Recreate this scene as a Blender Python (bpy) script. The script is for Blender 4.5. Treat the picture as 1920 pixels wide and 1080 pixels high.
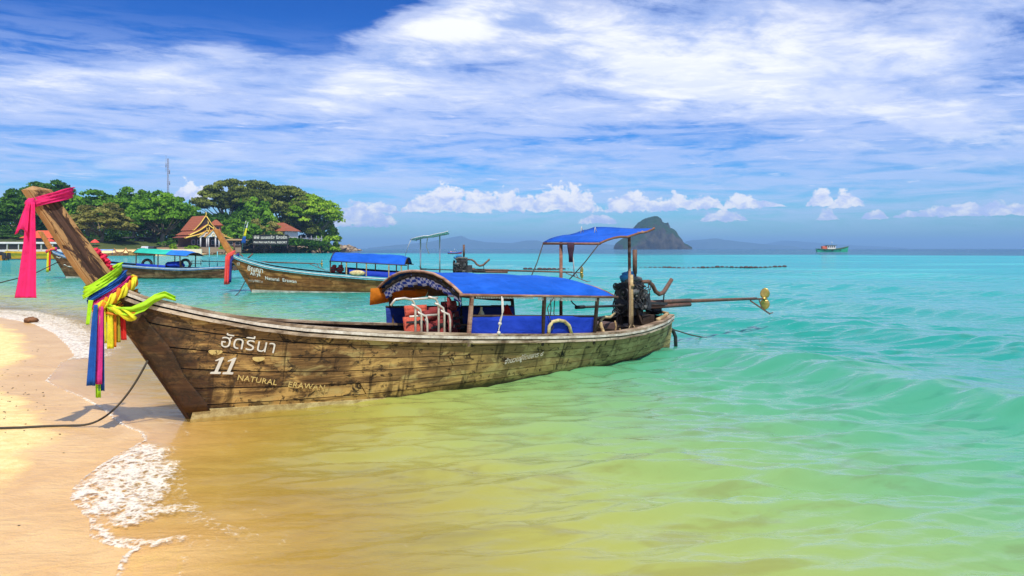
import bpy, bmesh, math, random
import numpy as np
from mathutils import Vector, Matrix, Euler, noise as mn
random.seed(7); RNG = np.random.default_rng(11)
R = math.radians; PI = math.pi
sc = bpy.context.scene
for o in list(bpy.data.objects): bpy.data.objects.remove(o, do_unlink=True)
COL = sc.collection

# ------------------------------------------------------------------ camera, light, exposure
FPX, CAMZ, CX, HY = 1385.0, 2.0, 960.0, 466.0      # focal length and horizon on a 1920x1080 frame
cam = bpy.data.cameras.new('camera'); camo = bpy.data.objects.new('camera', cam); COL.objects.link(camo)
camo.location = (0, 0, CAMZ); camo.rotation_euler = (R(90), 0, 0)
cam.sensor_width = 36; cam.lens = 36*FPX/1920; cam.shift_y = -(540-HY)/1920
cam.clip_start = 0.1; cam.clip_end = 60000
sc.camera = camo
SUN_EL, SUN_AZ = R(56), R(-192)                    # azimuth of the sun measured from +Y, clockwise
SUN_D = Vector((math.sin(SUN_AZ)*math.cos(SUN_EL), math.cos(SUN_AZ)*math.cos(SUN_EL), math.sin(SUN_EL)))
sl = bpy.data.lights.new('sun', 'SUN'); sl.energy = 4.6; sl.angle = R(0.5); sl.color = (1, .95, .87)
so = bpy.data.objects.new('sun', sl); COL.objects.link(so)
so.rotation_euler = SUN_D.to_track_quat('Z', 'Y').to_euler()
sc.view_settings.view_transform = 'Standard'; sc.view_settings.look = 'None'
sc.view_settings.exposure = 0.2; sc.view_settings.gamma = 1; sc.view_settings.use_curve_mapping = False
sc.cycles.max_bounces = 8; sc.cycles.transparent_max_bounces = 24; sc.cycles.volume_bounces = 0
sc.cycles.use_denoising = True; sc.cycles.sample_clamp_indirect = 4

# ------------------------------------------------------------------ node helpers
class X:
    """a socket in a node tree with arithmetic"""
    def __init__(s, nt, k): s.nt, s.k = nt, k
    def m(s, op, *a, clamp=False):
        n = s.nt.nodes.new('ShaderNodeMath'); n.operation = op; n.use_clamp = clamp
        for i, v in enumerate((s,)+a):
            if isinstance(v, X): s.nt.links.new(v.k, n.inputs[i])
            else: n.inputs[i].default_value = v
        return X(s.nt, n.outputs[0])
    def __add__(s, o): return s.m('ADD', o)
    __radd__ = __add__
    def __sub__(s, o): return s.m('SUBTRACT', o)
    def __rsub__(s, o): return (s*-1)+o
    def __mul__(s, o): return s.m('MULTIPLY', o)
    __rmul__ = __mul__
    def __truediv__(s, o): return s.m('DIVIDE', o)
    def mx(s, o): return s.m('MAXIMUM', o)
    def mi(s, o): return s.m('MINIMUM', o)
    def pw(s, o): return s.m('POWER', o)
    def sat(s): return s.m('ADD', 0.0, clamp=True)
    def ss(s, a, b, c=0., d=1.):
        n = s.nt.nodes.new('ShaderNodeMapRange'); n.interpolation_type = 'SMOOTHSTEP'
        s.nt.links.new(s.k, n.inputs[0])
        for i, v in zip((1, 2, 3, 4), (a, b, c, d)):
            if isinstance(v, X): s.nt.links.new(v.k, n.inputs[i])
            else: n.inputs[i].default_value = v
        return X(s.nt, n.outputs[0])
def node(nt, t, ins=None, **kw):
    n = nt.nodes.new(t)
    for k, v in kw.items(): setattr(n, k, v)
    for k, v in (ins or {}).items():
        if isinstance(v, X): nt.links.new(v.k, n.inputs[k])
        else: n.inputs[k].default_value = v
    return n
def col4(c): return (c[0], c[1], c[2], 1)
def mix(nt, f, a, b, mode='MIX'):
    n = nt.nodes.new('ShaderNodeMix'); n.data_type = 'RGBA'; n.blend_type = mode
    for i, v in ((0, f), (6, a), (7, b)):
        if isinstance(v, X): nt.links.new(v.k, n.inputs[i])
        elif i == 0: n.inputs[0].default_value = v
        else: n.inputs[i].default_value = col4(v)
    return X(nt, n.outputs[2])
def xyz(nt, v):
    n = nt.nodes.new('ShaderNodeSeparateXYZ'); nt.links.new(v.k, n.inputs[0]); return [X(nt, n.outputs[i]) for i in range(3)]
def vec(nt, *a):
    n = nt.nodes.new('ShaderNodeCombineXYZ')
    for i, v in enumerate(a):
        if isinstance(v, X): nt.links.new(v.k, n.inputs[i])
        else: n.inputs[i].default_value = v
    return X(nt, n.outputs[0])
def noise(nt, v, scale=1, detail=4, rough=.55, dist=0., out=0):
    n = node(nt, 'ShaderNodeTexNoise', {'Vector': v, 'Scale': scale, 'Detail': detail, 'Roughness': rough, 'Distortion': dist})
    return X(nt, n.outputs[out])
def voro(nt, v, scale=1, feature='F1', out='Distance'):
    n = node(nt, 'ShaderNodeTexVoronoi', {'Vector': v, 'Scale': scale}, feature=feature); return X(nt, n.outputs[out])
def ramp(nt, f, stops, interp='LINEAR'):
    n = nt.nodes.new('ShaderNodeValToRGB'); r = n.color_ramp; r.interpolation = interp
    while len(r.elements) < len(stops): r.elements.new(.5)
    for e, (p, c) in zip(r.elements, stops): e.position = p; e.color = col4(c) if len(c) == 3 else c
    nt.links.new(f.k, n.inputs[0]); return X(nt, n.outputs[0])
def bump(nt, h, s=.3, d=.02, normal=None):
    n = node(nt, 'ShaderNodeBump', {'Height': h, 'Strength': s, 'Distance': d})
    if normal is not None: nt.links.new(normal.k, n.inputs['Normal'])
    return X(nt, n.outputs[0])
def newmat(name):
    m = bpy.data.materials.new(name); m.use_nodes = True; nt = m.node_tree; nt.nodes.clear()
    out = nt.nodes.new('ShaderNodeOutputMaterial'); return m, nt, out
def principled(nt, out, ins):
    b = node(nt, 'ShaderNodeBsdfPrincipled', ins); nt.links.new(b.outputs[0], out.inputs[0]); return b
def obco(nt): return X(nt, nt.nodes.new('ShaderNodeTexCoord').outputs['Object'])
def poco(nt): return X(nt, nt.nodes.new('ShaderNodeNewGeometry').outputs['Position'])
MATS = {}
def plain(name, c, rough=.6, var=.25, scale=6, bs=.15, metal=0., c2=None, spec=.4, trans=0.):
    """procedural surface with tone variation and fine relief"""
    if name in MATS: return MATS[name]
    m, nt, out = newmat(name); o = obco(nt)
    n1 = noise(nt, o, scale, 5, .6); n2 = noise(nt, o, scale*7, 3, .6)
    f = (n1*.7+n2*.3).ss(.3, .7)
    lo = tuple(v*(1-var) for v in c) if c2 is None else c2
    cc = mix(nt, f, lo, tuple(min(1, v*(1+var*.5)) for v in c))
    b = node(nt, 'ShaderNodeBsdfPrincipled', {'Base Color': cc, 'Roughness': n1*.25+(rough-.12), 'Metallic': metal, 'Specular IOR Level': spec,
              'Normal': bump(nt, n2+n1, bs, .01)})
    if trans:
        t = node(nt, 'ShaderNodeBsdfTranslucent', {'Color': cc}); mx = node(nt, 'ShaderNodeMixShader', {0: trans})
        nt.links.new(b.outputs[0], mx.inputs[1]); nt.links.new(t.outputs[0], mx.inputs[2]); nt.links.new(mx.outputs[0], out.inputs[0])
    else: nt.links.new(b.outputs[0], out.inputs[0])
    MATS[name] = m; return m
def wood(name, dark, mid, light, stain=.5, green=0., rough=.75, stem=False, wetband=True):
    """weathered boat timber: grain along x, dark stains, vertical runs"""
    m, nt, out = newmat(name); o = obco(nt); x, y, z = xyz(nt, o)
    gr = noise(nt, vec(nt, x*1.2, y*3, z*38), 1, 6, .65, .6)
    gr2 = noise(nt, vec(nt, x*5, y*6, z*120), 1, 3, .6)
    big = noise(nt, vec(nt, x*1.1, y, z*2.4), 1.6, 6, .62, .8)
    inf = X(nt, node(nt, 'ShaderNodeObjectInfo').outputs['Random'])
    cc = mix(nt, (gr*.55+gr2*.2+big*.5-.1).ss(.32, .72), dark, mid)
    cc = mix(nt, (big*.8+gr*.3+inf*.16-.08).ss(.50, .72), cc, light)
    if green:
        cc = mix(nt, x.ss(1.5, 6.5, 0, green), cc, (.27, .205, .075))
        pat = noise(nt, vec(nt, x*1.5, y, z*3), 1.3, 5, .6, 1.2)
        cc = mix(nt, (pat+x*.012).ss(.55, .68, 0, .65), cc, (.50, .39, .15))
    run = noise(nt, vec(nt, x*9, y, z*1.1), 1, 5, .6, .4)
    blot = noise(nt, vec(nt, x*2.2, y*2, z*3.5), 1.7, 8, .72, 1.5)
    st = ((run.ss(.56, .68)*.7) + blot.ss(.545, .63)*.95).mi(1.0)*stain
    cc = mix(nt, st, cc, tuple(v*.22 for v in dark))
    if stem:
        pt = noise(nt, vec(nt, x*3, y, z*4), 1.5, 8, .7, 1.6); dd_ = x+z*.607
        cc = mix(nt, (dd_+(pt-.5)*.9).ss(.55, .30, 0, .8), cc, (.045, .022, .014)); cc = mix(nt, (pt+z*.0).ss(.60, .66, 0, .7)*(1.0-x.ss(.5, 1.6)), cc, (.34, .20, .09))
        cc = mix(nt, (pt*.6+blot*.5-(x*.02)).ss(.545, .60, 0, .75), cc, (.035, .024, .014))
    if wetband: cc = mix(nt, (z+(blot-.5)*.25).ss(.085, .02, 0, .85), cc, (.022, .022, .012))
    spk = noise(nt, vec(nt, x*14, y*9, z*22), 1, 3, .7).ss(.66, .74, 0, .7*stain)
    cc = mix(nt, spk, cc, (.03, .022, .015))
    principled(nt, out, {'Base Color': cc, 'Roughness': gr*.3+(rough-.1), 'Specular IOR Level': .25,
                         'Normal': bump(nt, gr*.6+gr2*.3+blot*.8, .55, .012)})
    MATS[name] = m; return m

# ------------------------------------------------------------------ sky (Nishita + cloud layers by direction)
w = bpy.data.worlds.new('World'); sc.world = w; w.use_nodes = True; nt = w.node_tree; nt.nodes.clear()
wo = nt.nodes.new('ShaderNodeOutputWorld'); bg = nt.nodes.new('ShaderNodeBackground'); nt.links.new(bg.outputs[0], wo.inputs[0])
sky = nt.nodes.new('ShaderNodeTexSky'); sky.sky_type = 'NISHITA'; sky.sun_disc = False
sky.sun_elevation = SUN_EL; sky.sun_rotation = SUN_AZ; sky.air_density = 1.0; sky.dust_density = .4; sky.ozone_density = 2.5
D = X(nt, nt.nodes.new('ShaderNodeTexCoord').outputs['Generated']); dx, dy, dz = xyz(nt, D)
az = dx.m('ARCTAN2', dy); el = dz.m('ARCSINE')
tcol = X(nt, node(nt, 'ShaderNodeHueSaturation', {'Saturation': 1.3, 'Value': 1.0, 'Color': X(nt, sky.outputs[0])}).outputs[0])
gam = X(nt, node(nt, 'ShaderNodeGamma', {'Color': mix(nt, 1.0, tcol, (.1, .1, .1), 'MULTIPLY'), 'Gamma': 1.45}).outputs[0])
base = mix(nt, 1.0, gam, (5.0, 9.6, 14.5), 'MULTIPLY')
zz = dz.mx(0.0)+.10
pl = vec(nt, dx/zz, dy/zz, 0.0); px_, py_ = dx/zz, dy/zz
def skyblob(px, py, sx, sy, rot=0.):
    a0 = math.atan((px-CX)/FPX); e0 = math.atan((HY-py)/FPX)
    a = az-a0; e = el-e0; c, s = math.cos(rot), math.sin(rot)
    a2 = (a*c+e*s)*(FPX/sx); e2 = (e*c-a*s)*(FPX/sy)
    return ((a2*a2+e2*e2)*-1.0).m('EXPONENT')
cs, sn = math.cos(.35), math.sin(.35)
q = vec(nt, (px_*cs+py_*sn)*.50, (py_*cs-px_*sn)*1.0, 3.3)
n_a = noise(nt, q, .95, 12, .62, .35)
n_b = noise(nt, vec(nt, (px_*cs+py_*sn)*1.0, (py_*cs-px_*sn)*1.3, 7.7), 2.6, 10, .66, .3)
cov = n_a*.60+n_b*.40
gap = skyblob(110, 55, 430, 95, .22)*.30+skyblob(640, 15, 190, 55, .2)*.17+skyblob(540, 105, 110, 18, 0)*.12+skyblob(700, 205, 160, 16, -.1)*.10 \
    + skyblob(1250, 262, 260, 28, .05)*.10+skyblob(420, 215, 120, 60)*.05+skyblob(1740, 205, 160, 30)*.05
add = skyblob(760, 100, 240, 60, .45)*.13+skyblob(1250, 90, 380, 80, .1)*.07+skyblob(1450, 190, 420, 60)*.06+skyblob(330, 150, 240, 34, .2)*.05+skyblob(1700, 90, 350, 90, .1)*.07+skyblob(330, 150, 200, 40, .25)*.10 \
    + skyblob(90, 28, 90, 22)*.10+skyblob(1060, 285, 120, 14)*.12+skyblob(760, 338, 110, 6)*.10+skyblob(640, 200, 420, 60)*.05
thin = (cov-gap+add+.015)
hz = el.ss(.03, .20)
cl = thin.ss(.415, .545)*hz                      # veil
cl2 = thin.ss(.53, .68)*hz                     # bright cores
light_c = mix(nt, n_b.ss(.35, .65), (4.2, 5.5, 8.9), (5.9, 6.7, 9.2))
out_c = mix(nt, cl*.78, base, light_c)
out_c = mix(nt, cl2*.92, out_c, (9.6, 9.7, 10.0))
# low cumulus row
wob = noise(nt, vec(nt, az*1.0, el*1.3, 1.0), 34, 7, .62, .2)
wob2 = noise(nt, vec(nt, az, el*1.2, 5.0), 90, 5, .6)
row = None
for (cx_, top, base_y, hw) in [(680, 385, 425, 55), (720, 380, 400, 28), (835, 353, 397, 62), (930, 366, 393, 55), (1052, 350, 394, 62), (1180, 363, 397, 44),
                               (1270, 370, 392, 26), (1318, 372, 393, 34), (1392, 370, 394, 30), (1540, 368, 392, 22), (1588, 372, 395, 24), (1550, 400, 417, 18),
                               (1640, 404, 416, 20), (1355, 398, 416, 38), (1840, 396, 414, 110), (362, 350, 384, 28), (1120, 404, 420, 34), (1440, 384, 392, 30), (850, 368, 398, 60), (965, 362, 396, 60), (1080, 366, 397, 50), (1230, 374, 396, 40), (780, 378, 398, 26), (990, 372, 394, 34), (885, 362, 396, 34), (1095, 374, 394, 26)]:
    top -= .22*(base_y-top); hw *= 1.22; a0 = math.atan((cx_-CX)/FPX); eb = math.atan((HY-base_y)/FPX); h = (base_y-top)/FPX; wd = hw/FPX
    t = (az-a0)/wd; v = (el-eb)/h
    top_ = (1.0-t*t)+((wob-.5)*1.9+(wob2-.5)*.8)
    d = (top_-v).mi(v*3.2+.15+(wob2-.5)*2.0)
    row = d if row is None else row.mx(d)
cm = row.ss(.0, .22)
shade = noise(nt, vec(nt, az, el*1.4, 9.0), 50, 6, .62, .3)
ccol = mix(nt, (shade*1.2+(el-.055)*5.0).ss(.42, .78), (5.2, 6.0, 9.2), (9.8, 9.5, 9.6))
out_c = mix(nt, cm*.9, out_c, ccol)
low = noise(nt, vec(nt, az*1.2, el*9, 2.0), 7, 7, .62, .5).ss(.36, .60)*el.ss(.0, .06)*(1.0-el.ss(.17, .30))
out_c = mix(nt, low*.62*(1.0-cm), out_c, (5.3, 6.3, 9.3))
low2 = noise(nt, vec(nt, az*1.5, el*16, 6.0), 9, 7, .62, .5).ss(.60, .70)*el.ss(.05, .09)*(1.0-el.ss(.16, .24))
out_c = mix(nt, low2*.6*(1.0-cm), out_c, (7.5, 8.0, 9.8))
nt.links.new(out_c.k, bg.inputs[0]); bg.inputs[1].default_value = .1

# ------------------------------------------------------------------ objects helpers
def tag(o, label=None, cat=None, group=None, kind=None):
    if label: o['label'] = label
    if cat: o['category'] = cat
    if group: o['group'] = group
    if kind: o['kind'] = kind
    return o
def empty(name, loc=(0, 0, 0), rz=0., scale=1.):
    o = bpy.data.objects.new(name, None); COL.objects.link(o); o.location = loc; o.rotation_euler = (0, 0, rz); o.scale = (scale,)*3
    o.empty_display_size = .2; return o
def at(px, py, Y):
    """a world point at distance Y seen at a photo pixel"""
    return Vector(((px-CX)/FPX*Y, Y, CAMZ-(py-HY)/FPX*Y))
def gnd(px, py, z=0.):
    Y = (CAMZ-z)*FPX/(py-HY); return Vector(((px-CX)/FPX*Y, Y, z))
class MB:
    def __init__(s): s.v, s.f, s.mi, s.sm = [], [], [], []
    def add(s, v, f, mi=0, sm=False):
        b = len(s.v); s.v += [tuple(p) for p in v]; s.f += [tuple(b+i for i in q) for q in f]
        s.mi += ([mi]*len(f) if isinstance(mi, int) else list(mi)); s.sm += [sm]*len(f); return s
    def box(s, c, d, rot=None, mi=0, taper=1.):
        c = Vector(c); h = Vector(d)*.5; M = rot if isinstance(rot, Matrix) else (Euler(rot).to_matrix() if rot else Matrix.Identity(3))
        v = [c+M@Vector((sx*h.x*(taper if sz > 0 else 1), sy*h.y*(taper if sz > 0 else 1), sz*h.z)) for sz in (-1, 1) for sy in (-1, 1) for sx in (-1, 1)]
        return s.add(v, [(0, 2, 3, 1), (4, 5, 7, 6), (0, 1, 5, 4), (2, 6, 7, 3), (0, 4, 6, 2), (1, 3, 7, 5)], mi)
    def beam(s, a, b, wd, ht, mi=0, up=(0, 0, 1)):
        a, b = Vector(a), Vector(b); d = (b-a).normalized(); sd = d.cross(Vector(up))
        if sd.length < 1e-3: sd = d.cross(Vector((1, 0, 0)))
        sd.normalize(); u = sd.cross(d); v = [p+sd*(i*wd/2)+u*(j*ht/2) for p in (a, b) for i, j in ((-1, -1), (1, -1), (1, 1), (-1, 1))]
        return s.add(v, [(0, 1, 2, 3), (7, 6, 5, 4), (0, 4, 5, 1), (1, 5, 6, 2), (2, 6, 7, 3), (3, 7, 4, 0)], mi)
    def tube(s, pts, r, n=8, mi=0, cap=True, flat=1.):
        pts = [Vector(p) for p in pts]; rr = r if isinstance(r, (list, tuple)) else [r]*len(pts)
        v, f = [], []; ref = None
        for i, p in enumerate(pts):
            d = (pts[min(i+1, len(pts)-1)]-pts[max(i-1, 0)])
            d = d.normalized() if d.length > 1e-9 else Vector((0, 0, 1))
            if ref is None: ref = d.orthogonal().normalized()
            ref = (ref-d*ref.dot(d)); ref = ref.normalized() if ref.length > 1e-6 else d.orthogonal().normalized()
            bn = d.cross(ref)
            for k in range(n): a = 2*PI*k/n; v.append(p+ref*(math.cos(a)*rr[i])+bn*(math.sin(a)*rr[i]*flat))
        for i in range(len(pts)-1):
            for k in range(n): f.append((i*n+k, i*n+(k+1) % n, (i+1)*n+(k+1) % n, (i+1)*n+k))
        if cap: f += [tuple(range(n))[::-1], tuple((len(pts)-1)*n+k for k in range(n))]
        return s.add(v, f, mi, True)
    def cyl(s, a, b, r, n=12, mi=0, r2=None): return s.tube([a, b], [r, r if r2 is None else r2], n, mi)
    def grid(s, P, mi=0, sm=True, wrap=False):
        """P rows of points"""
        nr, nc = len(P), len(P[0]); f = []; m = []
        for i in range(nr-1):
            for j in range(nc-1 if not wrap else nc):
                f.append((i*nc+j, i*nc+(j+1) % nc, (i+1)*nc+(j+1) % nc, (i+1)*nc+j)); m.append(mi(i, j) if callable(mi) else mi)
        return s.add([p for r_ in P for p in r_], f, m, sm)
    def sphere(s, c, r, nu=12, nv=8, sq=(1, 1, 1), jit=0., mi=0, seed=0, rot=None):
        rn = random.Random(seed); P = []
        M = Euler(rot).to_matrix() if rot else Matrix.Identity(3)
        for i in range(nv+1):
            th = PI*i/nv; row = []
            for j in range(nu):
                a = 2*PI*j/nu; d = Vector((math.sin(th)*math.cos(a)*sq[0], math.sin(th)*math.sin(a)*sq[1], math.cos(th)*sq[2]))
                k = 1+jit*mn.noise(d*2.1+Vector((seed*3.7, 0, 0)))*2 if jit else 1
                row.append(Vector(c)+M@(d*r*k))
            P.append(row)
        return s.grid(P, mi, True, wrap=True)
    def build(s, name, mats, parent=None, solid=0., bevel=0., sub=0):
        me = bpy.data.meshes.new(name); me.from_pydata([tuple(p) for p in s.v], [], s.f)
        for m in (mats if isinstance(mats, (list, tuple)) else [mats]): me.materials.append(m)
        me.polygons.foreach_set('material_index', s.mi); me.polygons.foreach_set('use_smooth', s.sm)
        me.update(); o = bpy.data.objects.new(name, me); COL.objects.link(o)
        if parent: o.parent = parent
        if sub: md = o.modifiers.new('s', 'SUBSURF'); md.levels = md.render_levels = sub
        if solid: md = o.modifiers.new('t', 'SOLIDIFY'); md.thickness = solid; md.offset = 0
        if bevel: md = o.modifiers.new('b', 'BEVEL'); md.width = bevel; md.segments = 2; md.limit_method = 'ANGLE'
        return o
def np_mesh(name, verts, faces, mats, attrs=None, smooth=True, parent=None, quads=True):
    me = bpy.data.meshes.new(name); nv, nf = len(verts), len(faces); k = faces.shape[1]
    me.vertices.add(nv); me.vertices.foreach_set('co', verts.astype(np.float32).ravel())
    me.loops.add(nf*k); me.loops.foreach_set('vertex_index', faces.astype(np.int32).ravel())
    me.polygons.add(nf); me.polygons.foreach_set('loop_start', np.arange(0, nf*k, k, dtype=np.int32))
    try: me.polygons.foreach_set('loop_total', np.full(nf, k, dtype=np.int32))
    except Exception: pass
    me.polygons.foreach_set('use_smooth', np.full(nf, smooth)); me.update(calc_edges=True)
    for n, a in (attrs or {}).items(): me.attributes.new(n, 'FLOAT', 'POINT').data.foreach_set('value', a.astype(np.float32).ravel())
    for m in mats: me.materials.append(m)
    o = bpy.data.objects.new(name, me); COL.objects.link(o)
    if parent: o.parent = parent
    return o
def attr(nt, name): return X(nt, node(nt, 'ShaderNodeAttribute', attribute_name=name).outputs['Fac'])
def dup(root, loc, rz=None, scale=None, label=None):
    r = root.copy(); COL.objects.link(r); r.location = loc
    if rz is not None: r.rotation_euler = (0, 0, rz)
    if scale is not None: r.scale = scale if hasattr(scale, '__len__') else (scale,)*3
    if label: r['label'] = label
    for ch in list(root.children):
        c = ch.copy(); COL.objects.link(c); c.parent = r
        for g in list(ch.children): d = g.copy(); COL.objects.link(d); d.parent = c
    return r
_txt = {}
def text_mesh(body, size=1., bold=0., shear=0., align='LEFT', spacing=1.):
    """flat text as (verts, faces)"""
    cu = bpy.data.curves.new('t', 'FONT'); cu.body = body; cu.size = size; cu.offset = bold; cu.shear = shear; cu.align_x = align
    cu.space_character = spacing; cu.resolution_u = 4
    o = bpy.data.objects.new('t', cu); COL.objects.link(o); bpy.context.view_layer.update()
    me = o.evaluated_get(bpy.context.evaluated_depsgraph_get()).to_mesh()
    v = [tuple(p.co) for p in me.vertices]; f = [tuple(p.vertices) for p in me.polygons]
    o.to_mesh_clear() if hasattr(o, 'to_mesh_clear') else None
    bpy.data.objects.remove(o, do_unlink=True); bpy.data.curves.remove(cu); return v, f

# ------------------------------------------------------------------ shoreline, ground heights
near_px = [(215, 1078), (228, 1046), (250, 1031), (200, 1024), (165, 1008), (168, 980), (130, 938), (135, 915), (160, 893), (205, 862), (240, 842), (268, 828), (262, 812),
           (225, 797), (190, 768), (150, 745), (108, 728), (84, 715), (100, 696), (112, 680), (138, 668), (128, 652), (100, 625), (60, 607), (0, 596), (-120, 580)]
SH = [(-1.0, -60), (-1.1, -6), (-1.35, 0), (-1.6, 2.4), (-2.1, 3.8)] + [tuple(gnd(*p)[:2]) for p in near_px] + \
     [(-34, 38), (-62, 66), (-100, 100), (-142, 140), (-150, 175), (-135, 200), (-114, 208), (-101, 214), (-104, 250), (-113, 306), (-112, 350), (-106, 392), (-94, 400),
      (-104, 470), (-122, 560), (-134, 660), (-150, 720), (-220, 800), (-700, 1100)]
SHA = np.array(SH); POLY = np.vstack([SHA, [(-1500, 1200), (-1500, -60)]])
def shore_e(x, y):
    """signed distance to the shoreline, positive out at sea"""
    x = np.asarray(x, float); y = np.asarray(y, float); d2 = np.full(x.shape, 1e12)
    for (ax, ay), (bx, by) in zip(SHA[:-1], SHA[1:]):
        ex, ey = bx-ax, by-ay; t = np.clip(((x-ax)*ex+(y-ay)*ey)/(ex*ex+ey*ey), 0, 1)
        d2 = np.minimum(d2, (x-ax-t*ex)**2+(y-ay-t*ey)**2)
    ins = np.zeros(x.shape, bool); n = len(POLY)
    for i in range(n):
        (ax, ay), (bx, by) = POLY[i], POLY[(i+1) % n]
        if ay == by: continue
        c = ((ay > y) != (by > y)) & (x < (bx-ax)*(y-ay)/(by-ay)+ax); ins ^= c
    return np.where(ins, -1, 1)*np.sqrt(d2)
def ground_z(e, y):
    sea = -np.minimum(.05*np.maximum(e, 0), 1.8)
    d = np.maximum(-e, 0); near = np.minimum(.055*d, .35)+np.minimum(.02*np.maximum(d-6, 0), 1.0)
    pt = np.clip((y-236)/25, 0, 1); far = (np.minimum(.075*d, .7)+3.6*np.clip((d-9)/22, 0, 1)**1.3)*(1-pt)+np.minimum(.30*d, 3.2+.05*d)*pt
    k = np.clip((y-60)/60, 0, 1); return sea+near*(1-k)+far*k
def gz(x, y): e = float(shore_e(np.array([x]), np.array([y]))[0]); return float(ground_z(np.array([e]), np.array([y]))[0])
def polar(r, a):
    rr, aa = np.meshgrid(r, a, indexing='ij'); x = rr*np.sin(aa); y = rr*np.cos(aa); nr, na = len(r), len(a)
    i = (np.arange(nr-1)[:, None]*na+np.arange(na-1)[None, :]).ravel()
    return x.ravel(), y.ravel(), rr.ravel(), np.stack([i, i+1, i+na+1, i+na], 1)
def vnoise(x, y, seed=0, octv=4):
    """cheap value noise"""
    out = np.zeros_like(x); amp = 1.; tot = 0
    for k in range(octv):
        f = 2.0**k; xs, ys = x*f+seed*17.3, y*f-seed*9.1; xi, yi = np.floor(xs), np.floor(ys); fx, fy = xs-xi, ys-yi
        fx = fx*fx*(3-2*fx); fy = fy*fy*(3-2*fy)
        def h(a, b): t = np.sin(a*127.1+b*311.7+seed*7.7)*43758.5453; return t-np.floor(t)
        v = (h(xi, yi)*(1-fx)+h(xi+1, yi)*fx)*(1-fy)+(h(xi, yi+1)*(1-fx)+h(xi+1, yi+1)*fx)*fy
        out += v*amp; tot += amp; amp *= .5
    return out/tot

# beach + headland + sea bed: one sheet
A = np.concatenate([np.linspace(-PI, -R(52), 40)[:-1], np.linspace(-R(52), R(50), 420), np.linspace(R(50), PI, 30)[1:]])
rr_ = np.concatenate([[.01, 1.0, 2.0], np.geomspace(3.0, 60, 330), np.geomspace(60, 1600, 220)[1:]])
x, y, r, F = polar(rr_, A); e = shore_e(x, y); z = ground_z(e, y)
z += (vnoise(x*.8, y*.8, 3)-.5)*.05*np.clip(-e, 0, 1)*(y < 60)+(vnoise(x*.09, y*.09, 5)-.5)*1.2*np.clip((-e-8)/10, 0, 1)*(y > 60)
m, nt, out = newmat('sand'); P_ = poco(nt); X_, Y_, Z_ = xyz(nt, P_); ea = attr(nt, 'shore')
n1 = noise(nt, P_, 1.3, 6, .6, .5); n2 = noise(nt, P_, 90, 3, .7); n3 = noise(nt, P_, 9, 5, .6)
wet = (ea+(n1-.5)*1.3).ss(-.95, -.55)
dry = mix(nt, n3.ss(.35, .65), (.80, .55, .22), (.90, .67, .31))
wetc = mix(nt, n1.ss(.35, .7), (.62, .37, .14), (.72, .46, .19))
c_ = mix(nt, wet, dry, wetc)
und = mix(nt, noise(nt, P_, 2.1, 5, .65, 1.).ss(.35, .7), (.52, .29, .06), (.68, .42, .11))
c_ = mix(nt, ea.ss(.0, 1.4), c_, und)
c_ = mix(nt, n2.ss(.30, .52, .35, 0), c_, (.30, .2, .1))
grs = noise(nt, P_, .12, 6, .65)
far_ = Y_.ss(90, 120)
gc = mix(nt, grs.ss(.35, .6), (.03, .055, .012), (.07, .085, .02))
c_ = mix(nt, Z_.ss(1.3, 2.0)*far_, c_, gc)
b_ = principled(nt, out, {'Base Color': c_, 'Roughness': mix(nt, wet*(1.0-far_), (.85,)*3, (.30,)*3), 'Specular IOR Level': mix(nt, wet*(1.0-far_), (.2,)*3, (.3,)*3),
                          'Normal': bump(nt, n2*(1.0-wet*.7)*.5+n3*(1.0-wet*.4)+n1*.8+noise(nt, vec(nt, X_*1.2+Y_*.6, Y_*3.0-X_*.8, 0.0), 2.0, 4, .6, .8)*1.2, .6, .03)})
g = np_mesh('beach_sand', np.stack([x, y, z], 1), F, [m], {'shore': e}); tag(g, kind='structure')

# ------------------------------------------------------------------ sea surface
A = np.concatenate([np.linspace(-PI, -R(44), 40)[:-1], np.linspace(-R(44), R(44), 780), np.linspace(R(44), PI, 40)[1:]])
rr_ = np.concatenate([[.01, 1.2, 2.4], np.geomspace(3.4, 64, 800), np.geomspace(64, 12400, 130)[1:]])
x, y, r, F = polar(rr_, A); e = shore_e(x, y)
dr = np.maximum(r*.0037, .010); cellx = 0
h = np.zeros_like(x); wr = np.random.default_rng(5)
wx = x+.5*vnoise(x*.3, y*.3, 8, 1); wy = y+.8*vnoise(x*.25+5, y*.25, 9, 1)
patch = .40+.8*vnoise(x*.30, y*.5, 21, 2)
for i in range(120):
    lam = 10**wr.uniform(math.log10(.13), math.log10(1.7)); th = -PI/2+wr.normal()*.26+.12; k = 2*PI/lam; ph = wr.uniform(0, 2*PI)
    a = .0088*lam**1.0 if lam < .6 else .0088*.6
    wgt = np.clip(lam/(3.5*np.maximum(dr, .0))-.7, 0, 1)
    s_ = np.sin(k*(math.cos(th)*wx+math.sin(th)*wy)+ph); h += a*wgt*(s_+.35*(s_*s_-.5))*patch
def ridge(e0, wid, amp, lo, hi, fade=3.):
    """a low swell running parallel to the shore between distances lo and hi"""
    ee = e-e0-.8*(vnoise(x*.2, y*.2, 31)-.5)-.0*y; prof = np.where(ee < 0, np.exp(-(ee/(wid*.55))**2), np.exp(-(ee/(wid*1.5))**2))
    return amp*prof*np.clip((y-lo)/fade, 0, 1)*np.clip((hi-y)/fade, 0, 1)
h += ridge(9.4, 1.0, .25, 6.0, 15, 2.5)+ridge(14.8, 1.2, .20, 11, 30)+ridge(22, 1.4, .2, 16, 60, 6)
h += ridge(33, 2, .22, 20, 90, 10)+ridge(52, 3, .25, 30, 120, 15)
fade = np.clip(e/2.6, .0, 1); sw = np.clip(e/0.25, 0, 1)
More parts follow.
